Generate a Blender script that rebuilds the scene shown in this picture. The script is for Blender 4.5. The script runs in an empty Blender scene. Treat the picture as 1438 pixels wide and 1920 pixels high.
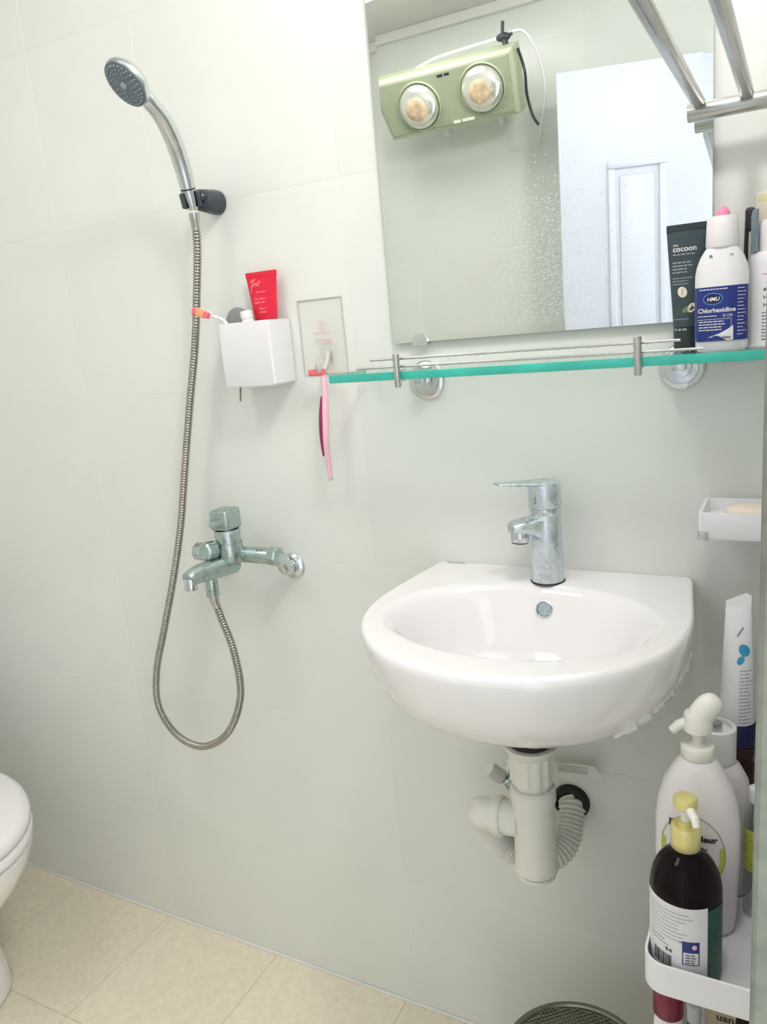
import bpy, bmesh, math, random
from mathutils import Vector, Matrix
random.seed(7)
C = bpy.context.scene.collection
SC = bpy.context.scene
PI = math.pi

# ------------------------------------------------------------------ camera
CAM_H, CAM_D = 1.25, 1.067
cam_data = bpy.data.cameras.new('camera')
cam = bpy.data.objects.new('camera', cam_data); C.objects.link(cam)
cam_data.sensor_fit = 'VERTICAL'; cam_data.sensor_height = 24.0
cam_data.lens = 1463.0 / 1920.0 * 24.0
cam_data.clip_start = 0.01
RX = Vector((0.88341929, 0.46029105, -0.08776395))
DN = Vector((0.03036354, -0.24313401, -0.96951736))
FW = Vector((-0.46759856, 0.85382551, -0.22876535))
cm = Matrix((RX, -DN, -FW)).transposed().to_4x4()
cm.translation = Vector((0, -CAM_D, CAM_H))
cam.matrix_world = cm
SC.camera = cam

# ------------------------------------------------------------------ world, exposure
wd = bpy.data.worlds.new('world'); SC.world = wd; wd.use_nodes = True
wd.node_tree.nodes['Background'].inputs[0].default_value = (0.93, 0.97, 1.0, 1)
wd.node_tree.nodes['Background'].inputs[1].default_value = 2.15
SC.view_settings.view_transform = 'Standard'
try: SC.view_settings.look = 'None'
except Exception: pass
SC.view_settings.gamma = 1.0
SC.view_settings.use_curve_mapping = False
SC.view_settings.exposure = 0.09
LAMP_WALL = 12.0        # globe on the right wall
FILL_PANEL = 5.0        # added ceiling panel, soft fill that evens out the light

# ------------------------------------------------------------------ materials
def lin(h):
    h = h.lstrip('#'); v = [int(h[i:i+2], 16) / 255 for i in (0, 2, 4)]
    return tuple((c / 12.92 if c <= 0.04045 else ((c + 0.055) / 1.055) ** 2.4) for c in v) + (1,)
def mat(name, col, rough=0.4, metal=0.0, var=0.04, scale=30.0, bump=0.0, bscale=200.0, trans=0.0, ior=1.45, emit=None, estr=0, coat=0.0, rvar=0.0, rnd=0.0, spec=0.5):
    m = bpy.data.materials.new(name); m.use_nodes = True
    nt = m.node_tree; N = nt.nodes; L = nt.links; b = N['Principled BSDF']
    c = lin(col)
    tc = N.new('ShaderNodeTexCoord')
    nz = N.new('ShaderNodeTexNoise'); nz.inputs['Scale'].default_value = scale; nz.inputs['Detail'].default_value = 4
    L.new(tc.outputs['Object'], nz.inputs['Vector'])
    rp = N.new('ShaderNodeValToRGB')
    rp.color_ramp.elements[0].position = 0.3; rp.color_ramp.elements[1].position = 0.7
    rp.color_ramp.elements[0].color = tuple(max(0, x * (1 - var)) for x in c[:3]) + (1,)
    rp.color_ramp.elements[1].color = tuple(min(1, x * (1 + var)) for x in c[:3]) + (1,)
    L.new(nz.outputs['Fac'], rp.inputs['Fac'])
    out = rp.outputs['Color']
    if rnd:
        oi = N.new('ShaderNodeObjectInfo'); mr = N.new('ShaderNodeMapRange')
        mr.inputs['To Min'].default_value = 1 - rnd; mr.inputs['To Max'].default_value = 1 + rnd
        L.new(oi.outputs['Random'], mr.inputs['Value'])
        hs = N.new('ShaderNodeHueSaturation'); L.new(mr.outputs['Result'], hs.inputs['Value']); L.new(out, hs.inputs['Color']); out = hs.outputs['Color']
    L.new(out, b.inputs['Base Color'])
    b.inputs['Roughness'].default_value = rough; b.inputs['Metallic'].default_value = metal
    b.inputs['Transmission Weight'].default_value = trans; b.inputs['IOR'].default_value = ior
    b.inputs['Coat Weight'].default_value = coat; b.inputs['Specular IOR Level'].default_value = spec
    if rvar:
        mr2 = N.new('ShaderNodeMapRange'); mr2.inputs['From Min'].default_value = 0.35; mr2.inputs['From Max'].default_value = 0.7
        mr2.inputs['To Min'].default_value = rough; mr2.inputs['To Max'].default_value = rough + rvar
        L.new(nz.outputs['Fac'], mr2.inputs['Value']); L.new(mr2.outputs['Result'], b.inputs['Roughness'])
    if bump:
        n2 = N.new('ShaderNodeTexNoise'); n2.inputs['Scale'].default_value = bscale
        L.new(tc.outputs['Object'], n2.inputs['Vector'])
        bp = N.new('ShaderNodeBump'); bp.inputs['Strength'].default_value = bump; bp.inputs['Distance'].default_value = 0.001
        L.new(n2.outputs['Fac'], bp.inputs['Height']); L.new(bp.outputs['Normal'], b.inputs['Normal'])
    if emit:
        b.inputs['Emission Color'].default_value = lin(emit); b.inputs['Emission Strength'].default_value = estr
    return m
def clear_mat(name, tint, refl=0.5, ior=1.5, tint_amt=1.0):
    # thin clear sheet: tinted transparency plus a fresnel gloss
    m = bpy.data.materials.new(name); m.use_nodes = True
    nt = m.node_tree; N = nt.nodes; L = nt.links
    N.remove(N['Principled BSDF']); o = N['Material Output']
    tr = N.new('ShaderNodeBsdfTransparent'); gl = N.new('ShaderNodeBsdfGlossy'); gl.inputs['Roughness'].default_value = 0.04
    nz = N.new('ShaderNodeTexNoise'); nz.inputs['Scale'].default_value = 40
    rp = N.new('ShaderNodeValToRGB'); c = lin(tint)
    rp.color_ramp.elements[0].color = tuple(x * 0.97 for x in c[:3]) + (1,); rp.color_ramp.elements[1].color = c
    L.new(nz.outputs['Fac'], rp.inputs['Fac']); L.new(rp.outputs['Color'], tr.inputs['Color'])
    lw = N.new('ShaderNodeLayerWeight'); lw.inputs['Blend'].default_value = 0.25
    fr = N.new('ShaderNodeMath'); fr.operation = 'MULTIPLY_ADD'; fr.inputs[1].default_value = refl; fr.inputs[2].default_value = refl * .04
    L.new(lw.outputs['Facing'], fr.inputs[0])
    mx = N.new('ShaderNodeMixShader'); L.new(fr.outputs[0], mx.inputs[0]); L.new(tr.outputs[0], mx.inputs[1]); L.new(gl.outputs[0], mx.inputs[2])
    L.new(mx.outputs[0], o.inputs['Surface'])
    return m

M = {}
M['wall_tile'] = mat('wall_tile', '#E5E8E1', 0.25, var=0.018, scale=6, bump=0.02, bscale=8, rnd=0.012)
M['grout'] = mat('grout', '#EAEBE4', 0.8, var=0.05)
M['floor_tile'] = mat('floor_tile', '#F2E8D2', 0.45, var=0.05, scale=80, bump=0.08, bscale=60, rnd=0.02)
M['floor_grout'] = mat('floor_grout', '#B7AD94', 0.9, var=0.1)
M['plaster'] = mat('plaster', '#E6E5E0', 0.8, var=0.02)
M['trim'] = mat('trim', '#EFEEE8', 0.5, var=0.02)
M['jamb'] = mat('jamb_stone', '#7F8476', 0.45, var=0.22, scale=60, bump=0.05)
M['door'] = mat('door_pvc', '#D2D6E2', 0.4, var=0.01)
M['ceramic'] = mat('ceramic', '#F4F1F1', 0.10, var=0.008, coat=0.4)
M['white'] = mat('white_plastic', '#F0EFF1', 0.3, var=0.01)
M['white_warm'] = mat('white_pvc', '#E6E5DC', 0.38, var=0.02)
M['white_matte'] = mat('white_matte', '#EDEBEA', 0.5, var=0.02)
M['chrome'] = mat('chrome', '#D6DBDC', 0.13, 1.0, var=0.06, scale=60, rvar=0.15)
M['chrome_spot'] = mat('spotted_chrome', '#D3DCE2', 0.2, 1.0, var=0.09, scale=170, bump=0.18, bscale=420, rvar=0.35)
M['chrome_dark'] = mat('dull_chrome', '#B3C2C0', 0.22, 1.0, var=0.12, scale=90, bump=0.15, bscale=300, rvar=0.3)
M['hose'] = mat('hose_steel', '#A6A49B', 0.25, 1.0, var=0.08, scale=80)
M['steel'] = mat('brushed_steel', '#C2C3BF', 0.26, 1.0, var=0.06, scale=50)
M['black_plastic'] = mat('black_plastic', '#3B4148', 0.35, var=0.1)
M['face_grey'] = mat('spray_face', '#66757A', 0.4, var=0.12, scale=120)
M['nozzle'] = mat('nozzle_rubber', '#A9B0BC', 0.6)
M['rubber'] = mat('black_rubber', '#22231F', 0.6)
M['mirror'] = mat('mirror_glass', '#EEF3F1', 0.01, 1.0, var=0.004, scale=3)
M['mirror_edge'] = mat('mirror_edge', '#8FA39C', 0.2, 0.5)
M['droplet'] = mat('water_droplet', '#FFFFFF', 0.03, trans=1.0, ior=1.33, var=0)
M['glass'] = clear_mat('shelf_glass', '#F5FCFA')
M['glass_edge'] = mat('glass_edge', '#4CD0BC', 0.12, var=0.18, scale=14, trans=0.25)
M['acrylic'] = clear_mat('clear_acrylic', '#FFFFFE', refl=0.10)
M['acrylic_edge'] = mat('acrylic_edge', '#C9CCC6', 0.3)
M['clear_plastic'] = clear_mat('clear_plastic', '#F1F5F1')
M['red'] = mat('red_tube', '#E0213F', 0.35, var=0.06)
M['pale_pink'] = mat('pale_pink_print', '#EE6F7C', 0.5)
M['grey_disc'] = mat('grey_rubber', '#8B8B8B', 0.6, var=0.05)
M['orange'] = mat('orange_bristle', '#F2A27E', 0.7, var=0.15, scale=300)
M['pink_bristle'] = mat('pink_bristle', '#E9707C', 0.7, var=0.1, scale=300)
M['pink'] = mat('pink_plastic', '#F5C3D2', 0.3, var=0.03)
M['pink_strong'] = mat('pink_cap', '#FF8FB4', 0.35, var=0.03)
M['magenta'] = mat('magenta_rubber', '#8E2A52', 0.5)
M['charcoal'] = mat('charcoal_tube', '#3C4A50', 0.32, var=0.1, scale=25)
M['charcoal_dark'] = mat('charcoal_cap', '#2C383A', 0.4)
M['print_white'] = mat('print_white', '#F5F5F0', 0.5)
M['print_grey'] = mat('print_grey', '#A9B0B0', 0.5)
M['print_dark'] = mat('print_dark', '#2D2D33', 0.5)
M['print_faint'] = mat('print_faint', '#8E8E92', 0.5)
M['navy'] = mat('navy_label', '#22337F', 0.35, var=0.06)
M['navy_dark'] = mat('navy_cap', '#1B2050', 0.35)
M['blue'] = mat('blue_print', '#3A9CC4', 0.4, var=0.1)
M['light_blue'] = mat('light_blue_print', '#4E8FD0', 0.4)
M['green'] = mat('leaf_green', '#71915F', 0.5)
M['bean'] = mat('bean_cream', '#E9E3CC', 0.5)
M['bean_dark'] = mat('bean_crease', '#8A7A58', 0.6)
M['blue_grey'] = mat('blue_grey_plastic', '#8FA3AD', 0.25, var=0.06, trans=0.2)
M['black'] = mat('black_gloss', '#2A2D33', 0.25)
M['cream'] = mat('cream_card', '#E8DDCB', 0.6, var=0.04)
M['cream_dark'] = mat('beige_card', '#CDBE9F', 0.6, var=0.05)
M['yellow_soft'] = mat('yellow_print', '#E3D9A2', 0.6)
M['soap'] = mat('soap_cream', '#F3E4D4', 0.45, var=0.03)
M['lotion'] = mat('lotion_white', '#F1ECEC', 0.3, var=0.01)
M['lotion_pump'] = mat('pump_white', '#F3F2E8', 0.3, var=0.01)
M['gold'] = mat('gold_plastic', '#E6DB96', 0.3, 0.4, var=0.06)
M['yellow_green'] = mat('yellow_green_print', '#C6CC5A', 0.45, var=0.1)
M['olive'] = mat('olive_print', '#9DA23E', 0.4)
M['amber'] = mat('dark_amber', '#150A0D', 0.10, var=0.2, scale=20, spec=0.16)
M['dark_green'] = mat('dark_green_label', '#1F4A40', 0.4, var=0.2, scale=60)
M['paper'] = mat('paper_label', '#E9E9EA', 0.5, var=0.01)
M['brown'] = mat('brown_glass', '#3B221B', 0.25, var=0.1)
M['maroon'] = mat('maroon_cap', '#7A1734', 0.3, var=0.06)
M['heater'] = mat('heater_green', '#BEC7A6', 0.4, var=0.03)
M['heater_face'] = mat('heater_face', '#A3AC92', 0.4, var=0.03)
M['bulb'] = mat('reflector_bulb', '#E4E2DA', 0.12, 0.6, var=0.05)
M['bulb_core'] = mat('bulb_core', '#D8BFA0', 0.4, var=0.3, scale=60)
M['sealant'] = mat('sealant', '#E6E7E0', 0.45, var=0.04, bump=0.4, bscale=60)
M['bin'] = mat('bin_metal', '#8C8E7C', 0.32, 0.85, var=0.1, scale=40)
M['lamp'] = mat('lamp_glass', '#FFFFFF', 0.4, emit='#FFF9FB', estr=LAMP_WALL / (4 * PI * 0.055 ** 2) / PI)
M['panel'] = mat('fill_diffuser', '#FFFFFF', 0.5, emit='#FFFAFB', estr=FILL_PANEL / (0.5 * 0.5) / PI)

# ------------------------------------------------------------------ mesh builder
def basis(axis):
    a = Vector(axis).normalized()
    u = Vector((0, 0, 1)) if abs(a.z) < 0.9 else Vector((1, 0, 0))
    x = u.cross(a).normalized(); y = a.cross(x)
    return x, y, a
class MB:
    def __init__(s): s.bm = bmesh.new()
    def ring_faces(s, A, B, closed=True):
        n = len(A)
        for i in range(n if closed else n - 1):
            j = (i + 1) % n
            try: s.bm.faces.new((A[i], A[j], B[j], B[i]))
            except ValueError: pass
    def loft(s, rings, cap0=True, cap1=True):
        R = [[s.bm.verts.new(p) for p in r] for r in rings]
        for a, b in zip(R, R[1:]): s.ring_faces(a, b)
        if cap0: s.bm.faces.new(R[0][::-1])
        if cap1: s.bm.faces.new(R[-1])
        return s
    def lathe(s, prof, c=(0, 0, 0), axis=(0, 0, 1), seg=24, sx=1, sy=1, cap0=True, cap1=True):
        x, y, a = basis(axis); c = Vector(c)
        if tuple(axis) == (0, 0, 1): x, y = Vector((1, 0, 0)), Vector((0, 1, 0))
        rings = [[c + a * h + x * (r * sx * math.cos(2 * PI * k / seg)) + y * (r * sy * math.sin(2 * PI * k / seg)) for k in range(seg)] for r, h in prof]
        return s.loft(rings, cap0, cap1)
    def cyl(s, p, q, r, r2=None, seg=20, bev=0.0):
        p = Vector(p); q = Vector(q); L = (q - p).length; r2 = r if r2 is None else r2
        pr = [(r, 0), (r2, L)] if not bev else [(r - bev, 0), (r - bev * .3, bev * .3), (r, bev), (r2, L - bev), (r2 - bev * .3, L - bev * .3), (r2 - bev, L)]
        return s.lathe(pr, p, (q - p), seg)
    def tube(s, pts, rad, seg=12, caps=True):
        pts = [Vector(p) for p in pts]; n = len(pts)
        rr = rad if isinstance(rad, (list, tuple)) else [rad] * n
        rings = []; prev = None
        for i in range(n):
            t = (pts[min(i + 1, n - 1)] - pts[max(i - 1, 0)]).normalized()
            if prev is None: x, y, _ = basis(t)
            else:
                x = prev - t * prev.dot(t); x.normalize(); y = t.cross(x)
            prev = x
            rings.append([pts[i] + (x * math.cos(2 * PI * k / seg) + y * math.sin(2 * PI * k / seg)) * rr[i] for k in range(seg)])
        return s.loft(rings, caps, caps)
    def box(s, lo, hi, bev=0.0, seg=2):
        t = bmesh.new(); bmesh.ops.create_cube(t, size=1)
        lo = Vector(lo); hi = Vector(hi); c = (lo + hi) / 2; d = hi - lo
        for v in t.verts: v.co = Vector((v.co.x * d.x, v.co.y * d.y, v.co.z * d.z)) + c
        if bev: bmesh.ops.bevel(t, geom=t.edges[:], offset=bev, segments=seg, affect='EDGES', profile=0.5)
        s.add(t); t.free(); return s
    def add(s, other, mtx=None):
        mp = {}
        for v in other.verts: mp[v] = s.bm.verts.new(mtx @ v.co if mtx else v.co)
        for f in other.faces:
            try: s.bm.faces.new([mp[v] for v in f.verts])
            except ValueError: pass
    def ball(s, c, r, sc=(1, 1, 1), u=16, v=10):
        t = bmesh.new(); bmesh.ops.create_uvsphere(t, u_segments=u, v_segments=v, radius=r)
        for w in t.verts: w.co = Vector((w.co.x * sc[0], w.co.y * sc[1], w.co.z * sc[2])) + Vector(c)
        s.add(t); t.free(); return s
    def prism(s, poly, f0, f1):
        # poly: 2-D list; f0, f1 map (u,v) -> 3-D for both ends
        return s.loft([[f0(u, v) for u, v in poly], [f1(u, v) for u, v in poly]])
    def patch(s, grid):
        V = [[s.bm.verts.new(p) for p in row] for row in grid]
        for a, b in zip(V, V[1:]):
            for i in range(len(a) - 1): s.bm.faces.new((a[i], a[i + 1], b[i + 1], b[i]))
        return s
    def rotate(s, c, mtx):
        c = Vector(c)
        for v in s.bm.verts: v.co = mtx @ (v.co - c) + c
        return s

def wpos(o):
    p = Vector((0, 0, 0))
    while o is not None: p += o.location; o = o.parent
    return p
def build(name, mb, m, parent=None, at=None, smooth=True, angle=40, kind=None, label=None):
    me = bpy.data.meshes.new(name)
    org = wpos(parent) if parent is not None else Vector(at or (0, 0, 0))
    bmesh.ops.recalc_face_normals(mb.bm, faces=mb.bm.faces[:])
    for v in mb.bm.verts: v.co -= org
    mb.bm.to_mesh(me); mb.bm.free()
    if smooth:
        me.polygons.foreach_set('use_smooth', [True] * len(me.polygons))
        me.set_sharp_from_angle(angle=math.radians(angle))
    me.materials.append(m if not isinstance(m, str) else M[m])
    o = bpy.data.objects.new(name, me); C.objects.link(o)
    if parent is not None: o.parent = parent
    else: o.location = org
    if name in ('small_print', 'faint_print', 'dark_print', 'pale_print', 'box_print', 'faint_mark', 'stripe_print'): kind = kind or 'stuff'
    if kind: o['kind'] = kind
    if label: o['label'] = label
    return o
def thing(name, label, cat, loc, group=None):
    o = bpy.data.objects.new(name, None); C.objects.link(o); o.location = loc
    o.empty_display_size = 0.02
    o['label'] = label; o['category'] = cat
    if group: o['group'] = group
    return o
def catmull(pts, n=8):
    P = [Vector(p) for p in pts]; out = []
    for i in range(len(P) - 1):
        p0 = P[max(i - 1, 0)]; p1 = P[i]; p2 = P[i + 1]; p3 = P[min(i + 2, len(P) - 1)]
        for k in range(n):
            t = k / n
            out.append(0.5 * ((2 * p1) + (p2 - p0) * t + (2 * p0 - 5 * p1 + 4 * p2 - p3) * t * t + (3 * p1 - p0 - 3 * p2 + p3) * t ** 3))
    out.append(P[-1]); return out
def resample(pts, step):
    P = [Vector(p) for p in pts]; out = [P[0]]; acc = 0.0
    for a, b in zip(P, P[1:]):
        d = (b - a).length
        while acc + d >= step:
            t = (step - acc) / d; a = a.lerp(b, t); out.append(a); d = (b - a).length; acc = 0.0
        acc += d
    out.append(P[-1]); return out
# flat-print helpers: a map takes (u right, v up, w outwards) to a world point
def plane_map(o, u, v, n):
    o, u, v, n = Vector(o), Vector(u), Vector(v), Vector(n)
    return lambda a, b, w: o + u * a + v * b + n * w
def cyl_map(c, rx, ry, z0, ang0=-PI / 2):
    def f(a, b, w):
        t = ang0 + a / rx
        return Vector((c[0] + (rx + w) * math.cos(t), c[1] + (ry + w) * math.sin(t), z0 + b))
    return f
def quad(mb, f, u0, u1, v0, v1, w=0.0003, n=6):
    mb.patch([[f(u0 + (u1 - u0) * i / n, v, w) for i in range(n + 1)] for v in (v0, v1)]); return mb
def poly2(mb, f, pts, w=0.0003):
    mb.bm.faces.new([mb.bm.verts.new(f(u, v, w)) for u, v in pts]); return mb
def disc2(mb, f, u, v, ru, rv, w=0.0003, n=20, rot=0.0):
    cs, sn = math.cos(rot), math.sin(rot)
    pts = []
    for k in range(n):
        a = ru * math.cos(2 * PI * k / n); b = rv * math.sin(2 * PI * k / n)
        pts.append((u + a * cs - b * sn, v + a * sn + b * cs))
    return poly2(mb, f, pts, w)
def ring2(mb, f, u, v, ru, rv, t, w=0.0003, n=28, a0=0, a1=2 * PI):
    A = []
    for s in (1.0, 1.0 - t / max(ru, rv)):
        A.append([f(u + ru * s * math.cos(a0 + (a1 - a0) * k / n), v + rv * s * math.sin(a0 + (a1 - a0) * k / n), w) for k in range(n + 1)])
    mb.patch(A); return mb
def words(mb, f, txt, u, v, size, align='LEFT', shear=0.0, w=0.0004, bold=0.0):
    cu = bpy.data.curves.new('t', 'FONT'); cu.body = txt; cu.size = size; cu.align_x = align; cu.shear = shear
    cu.resolution_u = 3; cu.offset = bold
    o = bpy.data.objects.new('t', cu); C.objects.link(o)
    bpy.context.view_layer.update()
    ev = o.evaluated_get(bpy.context.evaluated_depsgraph_get()); me = ev.to_mesh()
    vs = [mb.bm.verts.new(f(u + p.co.x, v + p.co.y, w)) for p in me.vertices]
    for p in me.polygons:
        try: mb.bm.faces.new([vs[i] for i in p.vertices])
        except ValueError: pass
    ev.to_mesh_clear(); bpy.data.objects.remove(o); bpy.data.curves.remove(cu)
    return mb
def lines(mb, f, u0, u1, v_top, n, pitch, h, jag=0.3, w=0.0003):
    # rows of tiny illegible print, broken into short dashes
    for k in range(n):
        u = u0; end = u1 - (u1 - u0) * random.random() * jag
        while u < end:
            d = random.uniform(2.0, 5.0) * h; quad(mb, f, u, min(u + d, end), v_top - k * pitch - h, v_top - k * pitch, w, 1); u += d + h * 0.7
    return mb

# ================================================================== THE ROOM
WX = -0.0115           # face of the right wall
XL = -1.90             # face of the left wall
YO = -1.60             # face of the wall opposite the mirror
ZC = 2.21
DOOR_Y0, DOOR_Y1, DOOR_Z = -0.787, -1.565, 1.95

def structure(name, mb, m, **k):
    o = build(name, mb, m, smooth=False, **k); o['kind'] = 'structure'; return o
TM = {}
def tile(parent, size, centre, m):
    # size: extents of the tile (x, y, z); shares mesh data between alike tiles
    key = (tuple(round(s, 4) for s in size), m)
    if key not in TM:
        mb = MB(); h = Vector(size) / 2; mb.box(-h, h, 0.0003, 1)
        me = bpy.data.meshes.new('tile'); bmesh.ops.recalc_face_normals(mb.bm, faces=mb.bm.faces[:]); mb.bm.to_mesh(me); mb.bm.free()
        me.materials.append(M[m]); TM[key] = me
    o = bpy.data.objects.new('tile', TM[key]); C.objects.link(o); o.parent = parent
    o.location = Vector(centre) - wpos(parent)
ZR = [0, .27, .57, .87, 1.17, 1.47, 1.77, 2.07, ZC]
G = 0.0005
T = 0.008
XJ = [XL, -1.81, -1.21, -.61, -.01, .09]
# back wall
wb = structure('wall_back', MB().box((XL - .1, T * .05, 0), (.1, .1, ZC)), 'grout')
for a, b in zip(ZR, ZR[1:]):
    xs = list(XJ)
    if abs(a - 1.47) < .01: xs.insert(3, -.965)
    for p, q in zip(xs, xs[1:]):
        tile(wb, (q - p - 2 * G, T, b - a - 2 * G), ((p + q) / 2, T / 2, (a + b) / 2), 'wall_tile')
# opposite wall, seen in the mirror
wo = structure('wall_opposite', MB().box((XL - .1, YO - .1, 0), (.1, YO - T * .05, ZC)), 'grout')
for a, b in zip(ZR, ZR[1:]):
    for p, q in zip(XJ, XJ[1:]):
        tile(wo, (q - p - 2 * G, T, b - a - 2 * G), ((p + q) / 2, YO - T / 2, (a + b) / 2), 'wall_tile')
# left wall
wl = structure('wall_left', MB().box((XL - .1, YO, 0), (XL - T * .05, 0, ZC)), 'grout')
for a, b in zip(ZR, ZR[1:]):
    for p, q in zip([YO, -1.2, -.6, 0], [-1.2, -.6, 0]):
        tile(wl, (T, q - p - 2 * G, b - a - 2 * G), (XL - T / 2, (p + q) / 2, (a + b) / 2), 'wall_tile')
# right wall: solid to the doorway, then a lintel over it
mb = MB().box((WX + T * .05, DOOR_Y0 + .03, 0), (WX + .11, 0, ZC)).box((WX + T * .05, YO, DOOR_Z + .03), (WX + .11, DOOR_Y0 + .03, ZC)).box((WX + T * .05, YO, 0), (WX + .11, DOOR_Y1 - .012, DOOR_Z + .03))
wr = structure('wall_right', mb, 'grout')
for a, b in zip(ZR, ZR[1:]):
    ys = [DOOR_Y0 + .03, -.6, -T * 0 - .0005]
    for p, q in zip(ys, ys[1:]):
        tile(wr, (T, q - p - 2 * G, b - a - 2 * G), (WX + T / 2, (p + q) / 2, (a + b) / 2), 'wall_tile')
tile(wr, (T, .8, ZC - DOOR_Z - .034), (WX + T / 2, (YO + DOOR_Y0 + .03) / 2, (ZC + DOOR_Z + .03) / 2), 'wall_tile')
# ceiling and floor
structure('ceiling', MB().box((XL - .1, YO - .1, ZC), (.11, .1, ZC + .06)), 'plaster')
fl = structure('floor', MB().box((XL - .1, YO - .1, -.08), (.6, .1, -T * .08)), 'floor_grout')
xj = [XL, -1.83, -1.53, -1.23, -.93, -.63, -.33, -.03, WX]
yj = [YO, -1.49, -1.19, -.89, -.59, -.29, 0]
for p, q in zip(xj, xj[1:]):
    for r, s in zip(yj, yj[1:]):
        if q - p > .03: tile(fl, (q - p - 2 * G, s - r - 2 * G, T), ((p + q) / 2, (r + s) / 2, -T / 2), 'floor_tile')
# door frame: the grey jamb on the right edge of the view
structure('trim_1', MB().box((WX + .0011, DOOR_Y0, 0), (WX + .112, DOOR_Y0 + .03, DOOR_Z), .002).box((WX, DOOR_Y1 - .012, 0), (WX + .112, DOOR_Y1, DOOR_Z), .002).box((WX, DOOR_Y1 - .012, DOOR_Z), (WX + .112, DOOR_Y0 + .03, DOOR_Z + .03), .002), 'jamb')
# pale cove between the ceiling and the opposite wall, light bead at the foot of the back wall
structure('trim_2', MB().box((XL, YO, ZC - .03), (WX, YO + .02, ZC), .003), 'trim')
structure('trim_3', MB().box((XL, -.004, 0), (WX, 0, .006), .0015), 'trim')

# door leaf, hinged at the far jamb and swung in against the opposite wall
HX, HY = WX + .004, -1.55
dl = Vector((-.631, .19, 0)); DLEN = dl.length; du = dl.normalized(); dn = Vector((du.y, -du.x, 0))   # dn faces the mirror
if dn.y < 0: dn = -dn
dz0, dz1 = .012, 1.90
def dbox(mb, a0, a1, z0, z1, n0, n1, bev=0.0):
    P = lambda a, n, z: Vector((HX, HY, z)) + du * a + dn * n
    t = bmesh.new()
    vs = [t.verts.new(P(a, n, z)) for z in (z0, z1) for a, n in ((a0, n0), (a1, n0), (a1, n1), (a0, n1))]
    for q in ((0, 1, 2, 3), (4, 5, 6, 7), (0, 1, 5, 4), (1, 2, 6, 5), (2, 3, 7, 6), (3, 0, 4, 7)): t.faces.new([vs[i] for i in q])
    if bev: bmesh.ops.bevel(t, geom=t.edges[:], offset=bev, segments=2, affect='EDGES', profile=.5)
    mb.add(t); t.free(); return mb
door = structure('door_1', dbox(MB(), .0, DLEN, dz0, dz1, -.017, .017, .002), 'door')
pa0, pa1, pz0, pz1 = .385, .505, .25, 1.63
mb = MB()
for a0, a1, z0, z1 in ((pa0 - .02, pa1 + .02, pz1, pz1 + .02), (pa0 - .02, pa1 + .02, pz0 - .02, pz0), (pa0 - .02, pa0, pz0, pz1), (pa1, pa1 + .02, pz0, pz1)):
    dbox(mb, a0, a1, z0, z1, .016, .025, .003)
build('door_moulding', mb, 'door', door)
build('door_panel', dbox(MB(), pa0 + .012, pa1 - .012, pz0 + .02, pz1 - .02, .016, .021, .003), 'door', door)
mb = MB(); p = Vector((HX, HY, .95)) + du * (DLEN - .06)
mb.cyl(p + dn * .017, p + dn * .05, .01); mb.ball(p + dn * .06, .026)
build('door_knob', mb, 'steel', door)
mb = MB()
for z in (.25, 1.0, 1.7):
    p = Vector((HX, HY, z)) + dn * .018; mb.cyl(p, p + Vector((0, 0, .09)), .006)
build('hinge', mb, 'steel', door)

# wall lamp of the room and an added fill panel (outside the frame)
lamp = thing('wall_lamp', 'round white glass globe lamp high on the right wall above the towel rack', 'lamp', (WX, -.55, 1.98))
build('wall_plate', MB().lathe([(.045, 0), (.045, .008), (.03, .014), (.018, .016), (.016, .03)], (WX, -.55, 1.98), (-1, 0, 0), 24), 'white', lamp)
build('globe', MB().ball((WX - .075, -.55, 1.98), .055, u=20, v=12), 'lamp', lamp)
pan = thing('ceiling_fill', 'added square white fill light panel on the bathroom ceiling, out of view', 'lamp', (-1.05, -1.0, ZC))
build('frame', MB().box((-1.32, -1.27, ZC - .012), (-.78, -.73, ZC), .003), 'white', pan)
build('diffuser', MB().box((-1.30, -1.25, ZC - .014), (-.80, -.75, ZC - .0115)), 'panel', pan)

# ================================================================== MIRROR
mir = thing('wall_mirror', 'large rectangular frameless mirror on the wall above the glass shelf', 'mirror', (-.32, 0, 1.226))
mx0, mx1, mz0, mz1 = -.5365, -.0990, 1.2255, 1.83
def rect(x0, x1, z0, z1, y): return [(x0, y, z0), (x1, y, z0), (x1, y, z1), (x0, y, z1)]
b = .011
build('silvered_glass', MB().loft([rect(mx0 + b, mx1 - b, mz0 + b, mz1 - b, -.0101), rect(mx0 + b, mx1 - b, mz0 + b, mz1 - b, -.010)], True, False), 'mirror', mir, smooth=False)
build('bevelled_edge', MB().loft([rect(mx0 + b, mx1 - b, mz0 + b, mz1 - b, -.0100), rect(mx0, mx1, mz0, mz1, -.0097)], False, False), 'mirror', mir, smooth=False)
build('glass_rim', MB().loft([rect(mx0, mx1, mz0, mz1, -.0097), rect(mx0, mx1, mz0, mz1, -.004)], False, True), 'mirror_edge', mir, smooth=False)
# half-round chrome clip on the lower edge
poly = [(.0125 * math.cos(PI * k / 14), .0125 * math.sin(PI * k / 14)) for k in range(15)] + [(-.0125, -.004), (.0125, -.004)]
for cx in (-.4925, -.126):
    build('mirror_clip', MB().prism(poly, lambda u, v, cx=cx: (cx + u, -.0135, 1.2245 + v), lambda u, v, cx=cx: (cx + u, 0, 1.2245 + v)), 'chrome', mir)
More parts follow.
